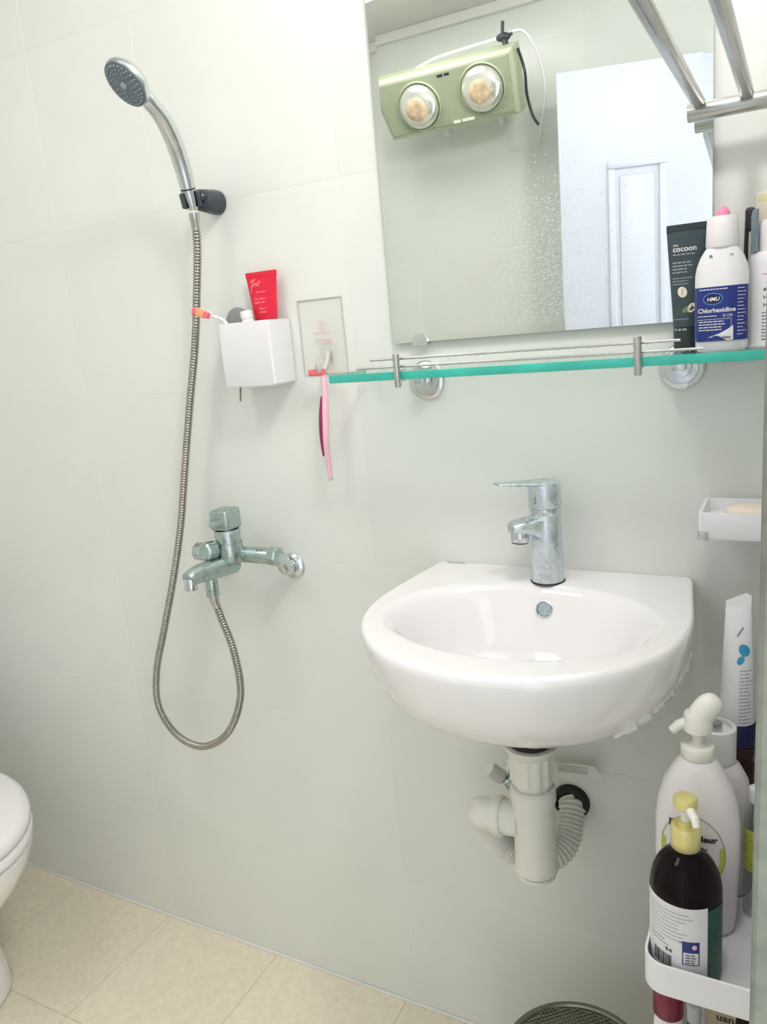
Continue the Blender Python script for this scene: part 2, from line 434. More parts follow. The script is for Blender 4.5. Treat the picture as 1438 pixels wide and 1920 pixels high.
# condensation droplets near the middle of the glass
mb = MB()
for _ in range(1700):
    x = random.gauss(-.288, .022) if random.random() < .55 else random.gauss(-.30, .055); z = 1.24 + abs(random.gauss(0, .085)) if random.random() < .5 else random.uniform(1.235, 1.40)
    if not (-.50 < x < -.15) or z > 1.45: continue
    r = random.choice((.0005, .0006, .0008, .0010))
    mb.lathe([(r, 0), (r * .75, r * .35), (r * .3, r * .52)], (x, -.0100, z), (0, -1, 0), 6)
build('water_droplets', mb, 'droplet', mir, kind='stuff')

# ================================================================== GLASS SHELF
sh = thing('glass_shelf', 'long teal-edged glass shelf with double steel rail under the mirror', 'shelf', (-.3, 0, 1.18))
sx0, sx1, sz0, sz1 = -.587, -.0125, 1.1805, 1.1915
build('glass_plate', MB().box((sx0 + .002, -.1175, sz0), (sx1, -.012, sz1), .0006, 1), 'glass', sh)
build('front_edge', MB().box((sx0, -.120, sz0), (sx1, -.1176, sz1), .001, 2), 'glass_edge', sh)
build('side_edge', MB().box((sx0, -.1175, sz0), (sx0 + .0019, -.012, sz1), .0006, 1), 'glass_edge', sh)
for cx in (-.476, -.1665):
    mb = MB().cyl((cx, -.1255, 1.171), (cx, -.1255, 1.2155), .0046, bev=.0012)
    mb.box((cx - .0035, -.1255, sz1 + .0002), (cx + .0035, -.106, sz1 + .0022)).box((cx - .0035, -.1255, sz0 - .0022), (cx + .0035, -.106, sz0 - .0002))
    build('rail_post', mb, 'steel', sh)
build('rail', MB().cyl((-.519, -.1185, 1.2085), (-.121, -.1185, 1.2075), .0017, seg=10), 'steel', sh)
build('rail', MB().cyl((-.541, -.1185, 1.1982), (-.097, -.1185, 1.1968), .0017, seg=10), 'steel', sh)
mb = MB()
for zz, x0, x1 in ((1.2062, -.515, -.125), (1.1958, -.535, -.10)):
    for _ in range(38):
        x = random.uniform(x0, x1); r = random.uniform(.0006, .0013); mb.ball((x, -.1185, zz - r * .2), r, (1, 1, 1.2), 8, 6)
build('hanging_droplets', mb, 'droplet', sh, kind='stuff')
for cx in (-.490, -.134):
    mb = MB().lathe([(.0285, 0), (.0285, .004), (.0265, .006), (.0215, .007), (.0205, .010), (.0135, .011), (.0125, .016), (.006, .017)], (cx, 0, 1.1695), (0, -1, 0), 36)
    mb.cyl((cx, -.014, 1.1695), (cx, -.028, 1.1695), .007).box((cx - .008, -.034, 1.166), (cx + .008, -.013, sz0 - .0003), .002)
    mb.box((cx + .009, -.030, 1.174), (cx + .018, -.013, sz0 - .0003), .001)
    build('wall_bracket', mb, 'chrome', sh)

# ---- toiletries on the shelf
SZ = sz1 + .0002
t = thing('face_wash_tube', 'charcoal black squeeze tube printed cocoon, standing on its cap at the shelf', 'tube', (-.123, -.045, SZ))
def tube_loft(cx, cy, z0, z1, r0, w1, d1=.0012, n=28, steps=10, pw=1.0):
    rings = []
    for k in range(steps + 1):
        q = k / steps; a = r0 + (w1 - r0) * q; bb = r0 * (1 - q ** pw) + d1 * q ** pw
        rings.append([(cx + a * math.cos(2 * PI * i / n), cy + bb * math.sin(2 * PI * i / n), z0 + (z1 - z0) * q) for i in range(n)])
    return rings
build('tube_body', MB().loft(tube_loft(-.1235, -.045, SZ + .028, 1.3295, .0150, .0222)), 'charcoal', t)
build('crimp', MB().box((-.1458, -.0465, 1.3290), (-.1012, -.0435, 1.3370), .0006, 1), 'charcoal_dark', t)
build('cap', MB().lathe([(.0135, 0), (.0145, .001), (.0147, .026), (.0140, .0278)], (-.1235, -.045, SZ), seg=28), 'charcoal_dark', t)
def cocoon_map(a, bq, w):
    q = (bq - (SZ + .028)) / (1.3295 - SZ - .028); A = .0150 + (.0222 - .0150) * q; B = .0150 * (1 - q) + .0012 * q
    th = max(-1, min(1, a / A)); return Vector((-.1235 + a, -.045 - B * math.sqrt(max(0, 1 - th * th)) - w, bq))
mb = MB()
words(mb, cocoon_map, 'the', -.0145, 1.3125, .004); words(mb, cocoon_map, 'cocoon', -.0150, 1.3065, .0088, bold=.00012)
build('lettering', mb, 'print_white', t, smooth=False)
mb = MB(); lines(mb, cocoon_map, -.0148, .011, 1.3035, 1, .002, .0011, .3)
lines(mb, cocoon_map, -.0150, .008, 1.2945, 4, .0037, .0013, .4); lines(mb, cocoon_map, -.0150, .009, 1.2765, 3, .0034, .0009, .3)
quad(mb, cocoon_map, -.0125, .004, 1.2285, 1.2292); lines(mb, cocoon_map, -.0120, .002, 1.2180, 1, .003, .0022, .1)
build('small_print', mb, 'print_grey', t, smooth=False)
mb = MB(); disc2(mb, cocoon_map, -.0035, 1.2600, .0052, .0064, rot=.4); disc2(mb, cocoon_map, .0070, 1.2415, .0042, .0058, rot=-.5)
build('bean_print', mb, 'bean', t, smooth=False)
mb = MB(); quad(mb, cocoon_map, -.0038, -.0031, 1.2565, 1.2640, .0006); quad(mb, cocoon_map, .0066, .0073, 1.2385, 1.2445, .0006)
build('bean_crease', mb, 'bean_dark', t, smooth=False)
mb = MB(); disc2(mb, cocoon_map, .0005, 1.2395, .0040, .0030, rot=.7, w=.0002)
build('leaf_print', mb, 'green', t, smooth=False)

def bottle_rings(c, prof, n=40, p=2.4):
    # prof: (half width x, half depth y, z) with a squarish super-ellipse section
    R = []
    for a, bq, z in prof:
        ring = []
        for k in range(n):
            th = 2 * PI * k / n; cs, sn = math.cos(th), math.sin(th)
            e = 2 / p
            ring.append((c[0] + a * math.copysign(abs(cs) ** e, cs), c[1] + bq * math.copysign(abs(sn) ** e, sn), z))
        R.append(ring)
    return R
def super_map(c, a, bq, p=2.4, grow=.0004):
    def f(u, v, w):
        q = max(-.999, min(.999, u / (a + grow)))
        return Vector((c[0] + u, c[1] - (bq + grow + w) * (1 - abs(q) ** p) ** (1 / p), v))
    return f
hc = (-.0815, -.086)
t = thing('mouthwash_bottle', 'white antiseptic bottle with navy blue HMU label and white cap', 'bottle', (hc[0], hc[1], SZ))
build('bottle_body', MB().loft(bottle_rings(hc, [(.025, .015, SZ), (.0275, .0175, SZ + .003), (.0280, .0180, SZ + .06), (.0278, .0180, 1.275), (.0262, .0170, 1.284), (.0225, .0155, 1.294), (.0175, .0145, 1.302), (.0150, .0142, 1.304)])), 'white', t)
build('cap', MB().lathe([(.0165, 0), (.0172, .002), (.0160, .031), (.0152, .0325)], (hc[0], hc[1], 1.3035), seg=40), 'white_matte', t)
hm = super_map(hc, .0280, .0180)
mb = MB()
for k in range(1):
    mb.patch([[hm(-.0276 + .0552 * i / 20, v, .0002) for i in range(21)] for v in (1.203, 1.262)])
build('navy_label', mb, 'navy', t, smooth=False)
mb = MB(); poly2(mb, hm, [(-.026, 1.2035), (-.013, 1.2035), (0, 1.2035), (.0085, 1.2035), (.0135, 1.2035), (.0135, 1.2195), (.008, 1.2155), (0, 1.2115), (-.012, 1.2075), (-.026, 1.2050)], .0006)
build('label_corner', mb, 'paper', t, smooth=False)
mb = MB(); disc2(mb, hm, -.0075, 1.2490, .0105, .0066, .0007, 28)
build('oval_emblem', mb, 'light_blue', t, smooth=False)
mb = MB(); disc2(mb, hm, -.0075, 1.2490, .0094, .0055, .0009, 28)
build('oval_field', mb, 'navy_dark', t, smooth=False)
mb = MB(); words(mb, hm, 'HMU', -.0075, 1.2468, .0058, 'CENTER', .25, .0012, .00012)
words(mb, hm, 'Chlorhexidine', -.0235, 1.2345, .0068, 'LEFT', 0, .0008, .00014); words(mb, hm, '0.12%', .0030, 1.2290, .0042, 'LEFT', 0, .0008)
lines(mb, hm, -.0235, -.002, 1.2310, 1, .003, .0008, .1, .0007); lines(mb, hm, -.022, .010, 1.2598, 1, .003, .0010, .1, .0007)
lines(mb, hm, -.0225, .008, 1.2250, 4, .0030, .0010, .4, .0007)
quad(mb, hm, -.024, .0115, 1.2268, 1.2272, .0007); quad(mb, hm, .0112, .0115, 1.2145, 1.2272, .0007); lines(mb, hm, .0175, .0262, 1.2590, 14, .0038, .0008, .4, .0007)
build('lettering', mb, 'print_white', t, smooth=False)
mb = MB(); words(mb, hm, '250ml', .0020, 1.2055, .0036, 'LEFT', .2, .0010, .0001)
cm_ = cyl_map(hc, .0172, .0172, 0)
words(mb, hm, 'n', -.011, 1.2925, .006, 'LEFT', 0, .0035, .0003); words(mb, hm, 'M', .0095, 1.2920, .005, 'LEFT', -.2, .0025)
build('dark_print', mb, 'print_dark', t, smooth=False)

rc = (-.0345, -.066)
t = thing('cleanser_bottle', 'white round cleanser bottle with grey print beside the doorway jamb', 'bottle', (rc[0], rc[1], SZ))
build('bottle_body', MB().lathe([(.0185, 0), (.0205, .002), (.0205, .094), (.0192, .100), (.0165, .103)], (rc[0], rc[1], SZ), seg=40), 'white', t)
build('inner_cap', MB().lathe([(.0150, 0), (.0150, .030), (.0130, .033)], (rc[0] + .003, rc[1], SZ + .1031), seg=32), 'white_matte', t)
mb = MB()
mb.loft([[(rc[0] + r * math.cos(a), rc[1] + r * math.sin(a), z) for a in [math.radians(150 + 75 * k / 14) for k in range(15)] + []] + [(rc[0] + r2 * math.cos(a), rc[1] + r2 * math.sin(a), z) for a in [math.radians(225 - 75 * k / 14) for k in range(15)]] for r, r2, z in ((.0195, .0160, SZ + .1032), (.0195, .0160, SZ + .142), (.0180, .0160, SZ + .148))])
build('pump_guard', mb, 'blue_grey', t)
rm = cyl_map(rc, .0206, .0206, 0)
mb = MB(); words(mb, rm, 'at', -.0050, 1.2530, .0062, bold=.0001); words(mb, rm, 'HYDRAT', -.0050, 1.2440, .0060); words(mb, rm, 'M CLEA', -.0050, 1.2355, .0060)
lines(mb, rm, -.0060, .020, 1.2300, 9, .0036, .0009, .3)
build('lettering', mb, 'print_dark', t, smooth=False)
mb = MB(); quad(mb, rm, -.0070, .022, 1.2705, 1.2712, .0003, 10); quad(mb, rm, -.003, .018, 1.2620, 1.2623, .0003, 10)
build('pink_line', mb, 'pale_pink', t, smooth=False)

t = thing('pink_tipped_bottle', 'slim white bottle with rounded pink cap standing behind the navy-labelled bottle', 'bottle', (-.0855, -.030, SZ))
build('bottle_body', MB().lathe([(.0095, 0), (.0105, .001), (.0105, .120), (.0088, .130), (.0085, .134)], (-.0855, -.030, SZ), seg=24), 'white_matte', t)
build('cap', MB().lathe([(.0080, 0), (.0086, .001), (.0082, .012), (.0068, .020), (.0040, .0245), (.0015, .0258)], (-.0855, -.030, SZ + .1342), seg=24), 'pink_strong', t)
t = thing('black_brush', 'thin black handle with rounded hooked tip standing between two white bottles', 'toothbrush', (-.0592, -.040, SZ))
build('handle', MB().tube(catmull([(-.0600, -.040, SZ + .001), (-.0604, -.040, SZ + .06), (-.0602, -.040, SZ + .110), (-.0595, -.040, SZ + .138)], 6), [.0030] * 6 + [.0024] * 12 + [.0028], 10), 'black', t)
build('head', MB().box((-.0617, -.0445, SZ + .128), (-.0510, -.0360, SZ + .1540), .0040, 4), 'black', t)
t = thing('cream_box', 'tall cream carton with yellow band behind the cleanser bottle on the shelf', 'box', (-.032, -.024, SZ))
build('carton', MB().box((-.0500, -.0375, SZ), (-.0140, -.0125, SZ + .1690), .0008, 1), 'cream', t)
bm_ = plane_map((-.05, -.0375, SZ), (1, 0, 0), (0, 0, 1), (0, -1, 0))
mb = MB(); quad(mb, bm_, .001, .035, .160, .1645)
build('yellow_band', mb, 'yellow_soft', t, smooth=False)
mb = MB(); words(mb, bm_, 'A', .010, .150, .005); lines(mb, bm_, .012, .030, .148, 2, .012, .002, .2)
build('lettering', mb, 'print_dark', t, smooth=False)

# ================================================================== TOWEL RACK
rk = thing('towel_rack', 'polished steel two-bar towel rack fixed to the right wall', 'towel rack', (WX, -.045, 1.455))
AZ = 1.4545
for y in (-.045, -.62):
    build('arm', MB().cyl((-.1225, y, AZ), (WX - .004, y, AZ), .0098, seg=24, bev=.0012), 'steel', rk)
    build('wall_flange', MB().lathe([(.024, 0), (.024, .003), (.020, .006), (.012, .007)], (WX, y, AZ), (-1, 0, 0), 28), 'steel', rk)
for x in (-.1105, -.0615):
    build('bar', MB().cyl((x, -.045, AZ + .0085), (x, -.62, AZ + .0085), .0072, seg=20, bev=.001), 'steel', rk)

# ================================================================== SHOWER
hd = thing('shower_bracket', 'dark grey wall bracket holding the chrome hand shower', 'bracket', (-.835, 0, 1.467))
mb = MB().lathe([(.0150, 0), (.0165, .001), (.0168, .012), (.0155, .030), (.0140, .047), (.0115, .050)], (-.834, 0, 1.4675), (0, -1, 0), 28, sx=1.0, sy=1.12)
build('body', mb, 'black_plastic', hd)
cax = Vector((.004, -.013, .041)).normalized(); cc = Vector((-.8345, -.0655, 1.4665))
x_, y_, _ = basis(cax)
def arc_ring(r0, r1, h0, h1, a0, a1, n=20):
    rings = []
    for k in range(n + 1):
        a = a0 + (a1 - a0) * k / n; d = x_ * math.cos(a) + y_ * math.sin(a)
        rings.append([cc + d * r0 + cax * h0, cc + d * r1 + cax * (h0 + .002), cc + d * r1 + cax * (h1 - .002), cc + d * r0 + cax * h1])
    return rings
fa = math.atan2(Vector((.64, -.77, 0)).dot(y_), Vector((.64, -.77, 0)).dot(x_))
build('clamp', MB().loft(arc_ring(.0112, .0158, -.012, .012, fa + .85, fa + 2 * PI - .85)), 'black_plastic', hd)
build('clamp_screw', MB().lathe([(.006, 0), (.006, .002), (.004, .003)], (-.8205, -.052, 1.4695), (.8, -.6, 0), 16), 'black', hd)

hs = thing('hand_shower', 'chrome hand shower with grey spray face hanging in the dark bracket', 'shower head', (-.8345, -.0655, 1.4665))
P = [(-.8355, -.0615, 1.4525), (-.8345, -.0655, 1.4665), (-.8335, -.0700, 1.4800)]
build('connector', MB().tube(P, [.0078, .0100, .0110], 20), 'chrome', hs)
build('seal_ring', MB().tube([(-.8335, -.0700, 1.4801), (-.8333, -.0706, 1.4821)], .0112, 20), 'rubber', hs)
hp = catmull([(-.8333, -.0706, 1.4822), (-.8300, -.0800, 1.510), (-.8255, -.0960, 1.541), (-.8215, -.1180, 1.569), (-.8205, -.1400, 1.585), (-.8215, -.1530, 1.595)], 8)
build('handle', MB().tube(hp, [.0114 + .0016 * math.sin(PI * min(1, i / 30)) for i in range(len(hp))], 20), 'chrome', hs)
fn = Vector((-.22, -.72, -.66)).normalized(); fc = Vector((-.8255, -.1790, 1.6030))
build('head_shell', MB().lathe([(.0325, .000), (.0338, -.003), (.0328, -.008), (.0280, -.014), (.0190, -.019), (.0080, -.021)][::-1], fc, fn, 36), 'chrome', hs)
build('spray_face', MB().lathe([(.0320, .0002), (.0318, .0018), (.0250, .0030), (.0245, .0022), (.0130, .0030), (.0060, .0034)], fc, fn, 36), 'face_grey', hs)
build('face_button', MB().lathe([(.0050, .0030), (.0045, .0052), (.0020, .0058)], fc, fn, 16), 'nozzle', hs)
u_, v_, _ = basis(fn); mb = MB()
for rr, n in ((.011, 8), (.017, 14), (.022, 20), (.0275, 26)):
    for k in range(n):
        p = fc + fn * .0022 + (u_ * math.cos(2 * PI * k / n) + v_ * math.sin(2 * PI * k / n)) * rr
        mb.lathe([(.0010, 0), (.0008, .0018)], p, fn, 6)
build('nozzles', mb, 'nozzle', hs, kind='stuff')

ho = thing('shower_hose', 'long ribbed steel hose looping from the hand shower down to the mixer', 'hose', (-.9, -.07, .53))
hp = catmull([(-.836, -.0608, 1.4480), (-.8385, -.058, 1.425), (-.844, -.055, 1.393), (-.863, -.050, 1.322), (-.884, -.046, 1.247), (-.915, -.044, 1.151), (-.945, -.046, 1.041), (-.968, -.051, .945), (-.996, -.060, .846), (-1.031, -.070, .743), (-1.063, -.075, .655), (-1.067, -.080, .585), (-1.026, -.085, .535), (-.960, -.090, .526), (-.890, -.095, .570), (-.845, -.100, .651), (-.841, -.105, .734), (-.857, -.108, .801), (-.8645, -.110, .8370)], 16)
hp = resample(hp, .0016)
build('ribbed_tube', MB().tube(hp, [(.0067, .0067, .0051)[i % 3] for i in range(len(hp))], 12), 'hose', ho, angle=80)
build('end_nut', MB().tube([hp[0], hp[8], hp[9], hp[16]], [.0080, .0080, .0068, .0066], 16), 'steel', ho)
build('end_nut', MB().tube([hp[-16], hp[-9], hp[-8], hp[-1]], [.0066, .0068, .0080, .0082], 16), 'steel', ho)

mx = thing('shower_mixer', 'greenish chrome wall mixer tap with lever block, spout and hose outlet', 'mixer tap', (-.848, 0, .868))
for x in (-.772, -.924):
    build('wall_flange', MB().lathe([(.0235, 0), (.0235, .002), (.0190, .007), (.0130, .009)], (x, 0, .862), (0, -1, 0), 28), 'chrome', mx)
    s = 1 if x > -.85 else -1
    build('union', MB().tube(catmull([(x, -.008, .862), (x, -.022, .864), (x + .002 * s, -.036, .884), (x + .002 * s, -.052, .894)], 6), .0124, 16), 'chrome', mx)
    mb = MB().lathe([(.0150, 0), (.0165, .002), (.0165, .014), (.0150, .016)], (x + s * .012, -.055, .8955), (-s, 0, 0), 8)
    build('hex_nut', mb, 'chrome_dark', mx, angle=25)
build('body_bar', MB().cyl((-.776, -.055, .8955), (-.922, -.055, .8955), .0140, seg=24, bev=.002), 'chrome_dark', mx)
build('body_core', MB().lathe([(.021, 0), (.024, .004), (.0245, .022), (.0228, .030), (.0225, .034)], (-.848, -.072, .888), seg=30), 'chrome_dark', mx)
build('cartridge_cover', MB().lathe([(.0215, 0), (.0215, .020), (.0205, .022)], (-.848, -.072, .9222), seg=30), 'chrome_dark', mx)
mb = MB().box((-.8665, -.0925, .9446), (-.8295, -.0520, .9800), .005, 3).box((-.860, -.104, .952), (-.838, -.086, .966), .004)
build('lever', mb, 'chrome_dark', mx)
# spout block, reaching forward and dipping at the tip
sp = [(-.850, -.066, .884), (-.853, -.095, .884), (-.858, -.125, .886), (-.862, -.148, .886), (-.864, -.163, .882)]
build('spout', MB().tube(catmull(sp, 5), [.0190 - .0055 * i / 20 for i in range(21)], 20), 'chrome_dark', mx)
build('spout_outlet', MB().cyl((-.864, -.158, .884), (-.864, -.160, .8645), .0108, .0104, 18, bev=.001), 'chrome', mx)
mb = MB()
prof = []
for h0, h1, r in ((0, .006, .012), (.006, .024, .0155)): prof += [(r, h0), (r, h1)]
x2, y2, a2 = basis((-.15, -1, .1))
cc2 = Vector((-.862, -.090, .913))
rings = [[cc2 + a2 * h + x2 * ((r + (.0009 if k % 2 and r > .013 else 0)) * math.cos(2 * PI * k / 40)) + y2 * ((r + (.0009 if k % 2 and r > .013 else 0)) * math.sin(2 * PI * k / 40)) for k in range(40)] for r, h in prof + [(.013, .027)]]
build('diverter_knob', MB().loft(rings), 'chrome_dark', mx, angle=20)
build('hose_outlet', MB().cyl((-.8645, -.110, .878), (-.8645, -.110, .8375), .0112, .0108, 20, bev=.001), 'chrome_dark', mx)

# ================================================================== TOOTHBRUSH CUP
cu = thing('toothbrush_holder', 'square white plastic cup fixed on the wall beside the shower hose', 'holder', (-.770, 0, 1.178))
def sq(x0, x1, y0, y1, z, r=.008, n=5):
    pts = []
    for cx, cy, a0 in ((x1 - r, y1 - r, 0), (x0 + r, y1 - r, PI / 2), (x0 + r, y0 + r, PI), (x1 - r, y0 + r, 1.5 * PI)):
        for k in range(n + 1):
            a = a0 + PI / 2 * k / n; pts.append((cx + r * math.cos(a), cy + r * math.sin(a), z))
    return pts
cx0, cx1, cy0, cy1 = -.8195, -.7215, -.0610, -.0012
build('cup_body', MB().loft([sq(cx0 + .003, cx1 - .003, cy0 + .002, cy1, 1.178, .003), sq(cx0, cx1, cy0, cy1, 1.181, .003), sq(cx0, cx1, cy0, cy1, 1.278, .003), sq(cx0 + .0022, cx1 - .0022, cy0 + .0022, cy1 - .0022, 1.278, .002), sq(cx0 + .0022, cx1 - .0022, cy0 + .0022, cy1 - .0022, 1.183, .002)]), 'white', cu)
t = thing('red_squeeze_tube', 'bright red squeeze tube with pale print standing in the white cup', 'tube', (-.756, -.0165, 1.184))
rl = tube_loft(-.7560, -.0165, 1.209, 1.345, .0130, .0292, .0014)
build('tube_body', MB().loft(rl), 'red', t)
build('crimp', MB().box((-.7855, -.0179, 1.3448), (-.7265, -.0151, 1.3530), .0005, 1), 'red', t)
build('cap', MB().cyl((-.7560, -.0165, 1.184), (-.7560, -.0165, 1.2088), .0125, bev=.001), 'white', t)
def red_map(a, bq, w):
    q = (bq - 1.209) / .136; A = .0130 + .0162 * q; B = .0130 * (1 - q) + .0014 * q
    th = max(-1, min(1, a / A)); return Vector((-.7560 + a, -.0165 - B * math.sqrt(max(0, 1 - th * th)) - w, bq))
mb = MB()
for u, v, a, b_, r in ((-.016, 1.340, .006, .0022, .4), (-.010, 1.334, .0065, .0024, -.3), (-.018, 1.332, .0045, .0020, 1.1), (-.004, 1.337, .004, .002, 0.2), (-.021, 1.325, .004, .0016, 1.4)):
    disc2(mb, red_map, u, v, a, b_, .0004, 12, r)
lines(mb, red_map, -.012, .010, 1.3235, 1, .004, .0022, .2); lines(mb, red_map, -.016, .011, 1.3130, 2, .0055, .0026, .3); lines(mb, red_map, -.006, .010, 1.2980, 2, .0055, .0030, .3)
build('pale_print', mb, 'pale_pink', t, smooth=False)
t = thing('tongue_scraper', 'round grey disc on a thin stick poking through the white cup', 'scraper', (-.796, -.034, 1.155))
build('disc', MB().lathe([(.0200, -.0016), (.0225, -.0010), (.0225, .0010), (.0200, .0016)], (-.7990, -.034, 1.2800), (.05, -1, .12), 32), 'grey_disc', t)
build('stick', MB().tube([(-.7990, -.033, 1.2585), (-.806, -.033, 1.21), (-.815, -.033, 1.1535)], .0016, 10), 'grey_disc', t)
t = thing('white_cap_tube', 'small white tube with rounded end leaning against the red tube', 'tube', (-.768, -.044, 1.19))
ax = Vector((-.10, -.05, 1)).normalized(); p0 = Vector((-.7600, -.0430, 1.191))
build('tube_body', MB().lathe([(.0088, 0), (.0095, .002), (.0095, .091), (.0088, .092)], p0, ax, 20), 'white', t)
build('tip', MB().lathe([(.0098, .0922), (.0098, .102), (.0075, .1045)], p0, ax, 20), 'white_matte', t)
t = thing('white_toothbrush', 'white toothbrush with orange and pink bristles leaning out over the cup rim', 'toothbrush', (-.80, -.05, 1.19))
build('handle', MB().tube(catmull([(-.7650, -.053, 1.187), (-.7920, -.054, 1.242), (-.8050, -.0565, 1.2790), (-.8160, -.0630, 1.2885), (-.8330, -.071, 1.2960)], 6), [.0032] * 13 + [.0026] * 11 + [.0022], 10), 'white', t)
hx = Vector((-.92, -.1, .36)).normalized(); c0 = Vector((-.8225, -.0705, 1.2925))
u3, v3, _ = basis(hx)
def brush_box(mb, h0, h1, du0, du1, dv0, dv1):
    t2 = bmesh.new()
    vs = [t2.verts.new(c0 + hx * h + Vector((0, -1, 0)) * a + v3 * b_) for h in (h0, h1) for a, b_ in ((du0, dv0), (du1, dv0), (du1, dv1), (du0, dv1))]
    for q in ((0, 1, 2, 3), (4, 5, 6, 7), (0, 1, 5, 4), (1, 2, 6, 5), (2, 3, 7, 6), (3, 0, 4, 7)): t2.faces.new([vs[i] for i in q])
    bmesh.ops.bevel(t2, geom=t2.edges[:], offset=.0008, segments=1, affect='EDGES'); mb.add(t2); t2.free(); return mb
build('brush_head', brush_box(MB(), -.002, .028, -.002, .002, -.0052, .0052), 'white', t)
build('orange_bristles', brush_box(MB(), .006, .021, .002, .011, -.0055, .0055), 'orange', t)
build('pink_bristles', brush_box(brush_box(MB(), .0212, .027, .002, .0115, -.005, .005), -.001, .0058, .002, .0105, -.0045, .0045), 'pink_bristle', t)

# ================================================================== CLEAR HOOK PLATE + RAZOR
t = thing('clear_hook_plate', 'transparent adhesive hook plate stuck on the wall left of the glass shelf', 'hook', (-.664, 0, 1.186))
pl = [(p[0], p[2]) for p in [(-.7045, 0, 1.187), (-.6225, 0, 1.187), (-.6235, 0, 1.3025), (-.7035, 0, 1.3035)]]
build('plate', MB().box((-.7045, -.0018, 1.187), (-.6230, -.0003, 1.3035), .0006, 1), 'acrylic', t)
mb = MB().box((-.7045, -.0022, 1.3020), (-.6230, -.0003, 1.3035)).box((-.7045, -.0022, 1.187), (-.7034, -.0003, 1.3020)).box((-.6241, -.0022, 1.187), (-.6230, -.0003, 1.3020)).box((-.7034, -.0022, 1.187), (-.6241, -.0003, 1.188))
build('plate_edge', mb, 'acrylic_edge', t)
build('hook', MB().tube(catmull([(-.6550, -.0020, 1.222), (-.6550, -.0100, 1.206), (-.6550, -.0240, 1.1935), (-.6550, -.0350, 1.1960), (-.6550, -.0380, 1.2060)], 6), .0042, 12), 'acrylic_edge', t)
build('hook_base', MB().lathe([(.017, 0), (.016, .002), (.010, .004)], (-.6550, -.0018, 1.222), (0, -1, 0), 24), 'acrylic', t)
pm = plane_map((-.663, -.0019, 1.245), (1, 0, 0), (0, 0, 1), (0, -1, 0))
mb = MB()
for u in (-.006, -.001, .004): quad(mb, pm, u, u + .0012, .008, .024, .0002, 1)
for v in (.0065, -.004, -.010): quad(mb, pm, -.016, .016, v, v + .0012, .0002, 1)
build('faint_mark', mb, 'pink', t, smooth=False)
t = thing('pink_razor', 'pink razor with magenta grip hanging from the clear hook plate', 'razor', (-.655, -.03, 1.03))
rp = catmull([(-.6520, -.030, 1.1930), (-.6505, -.032, 1.160), (-.6520, -.036, 1.120), (-.6550, -.037, 1.075), (-.6565, -.033, 1.0270)], 8)
build('handle', MB().tube(rp, [.0036 + .0019 * math.sin(PI * min(1, i / (len(rp) - 1))) for i in range(len(rp))], 14), 'pink', t)
gp = [p + Vector((-.0068, -.001, 0)) for p in rp[9:27]]
build('grip', MB().tube(gp, [.0012 + .0032 * math.sin(PI * i / (len(gp) - 1)) for i in range(len(gp))], 12), 'magenta', t)
build('blade_head', MB().box((-.6760, -.0360, 1.1870), (-.6480, -.0265, 1.1975), .0025, 3), 'pink_bristle', t)
build('end_cap', MB().ball((-.6565, -.033, 1.0255), .0045, (1, 1, .9)), 'acrylic_edge', t)

# ================================================================== BASIN
bs = thing('wash_basin', 'white ceramic wall basin with rounded front under the mirror', 'basin', (-.306, 0, .72))
BX = -.306
half = [(0, 0), (.06, 0), (.12, 0), (.172, 0), (.183, -.0015), (.1875, -.010), (.190, -.03), (.1975, -.09), (.2035, -.145), (.2040, -.185), (.1975, -.225), (.183, -.263), (.160, -.298), (.130, -.328), (.095, -.350), (.055, -.3645), (.02, -.3705), (0, -.371)]
hc_ = catmull([(x, y, 0) for x, y in half], 4)
right = [(p.x, p.y) for p in hc_]
outline = right + [(-x, y) for x, y in right[-2:0:-1]]
NB = len(outline)
def bring(s, z, yc=0.0, back=None):
    R = []
    for x, y in outline: R.append((BX + x * s, min(-.0006, yc + (y - yc) * s), z))
    return R
IC = -.194
def iring(s, z, aw=.170, ad=.121):
    R = []
    for x, y in outline:
        th = math.atan2((y + .155) / .21, x / .2); R.append((BX + aw * s * math.cos(th), IC + ad * s * math.sin(th), z))
    return R
outer = [bring(.17, .6985, -.142), bring(.18, .706, -.142), bring(.20, .738, -.142), bring(.26, .7515, -.142), bring(.42, .7545, -.145), bring(.60, .759, -.125), bring(.74, .769, -.095), bring(.85, .785, -.055), bring(.925, .806, -.022), bring(.968, .831, -.008), bring(.987, .853, 0), bring(.997, .868, 0), bring(1.0, .877, 0), bring(.998, .8835, 0), bring(.990, .8870, 0), bring(.978, .8880, 0), bring(.970, .8880, 0)]
inner = [iring(1.07, .8880), iring(1.05, .8877), iring(1.02, .8866), iring(.985, .8835), iring(.95, .878), iring(.905, .867), iring(.85, .851), iring(.78, .830), iring(.68, .808), iring(.54, .789), iring(.38, .779), iring(.2, .7745), iring(.12, .774)]
build('basin_body', MB().loft(outer + inner), 'ceramic', bs, angle=60)
build('waste_ring', MB().lathe([(.022, 0), (.022, .0012), (.017, .002), (.015, .0005)], (BX, IC, .7743), seg=28), 'chrome', bs)
on = Vector((.05, -.93, .36)).normalized(); oc = Vector((-.3000, -.0890, .8585))
build('overflow_ring', MB().lathe([(.0118, -.006), (.0118, .0016), (.0102, .0024), (.0094, .0002)], oc, on, 24, cap1=False), 'chrome_spot', bs)
build('overflow_cup', MB().lathe([(.0092, .0010), (.0075, .0004), (.0010, .0002)], oc, on, 24), 'chrome_dark', bs)
mb = MB(); fm = plane_map((-.485, -.006, .8884), (1, 0, 0), (0, 1, 0), (0, 0, 1)); lines(mb, fm, .008, .040, .002, 1, .004, .0022, .1)
build('faint_mark', mb, 'print_faint', bs, smooth=False)
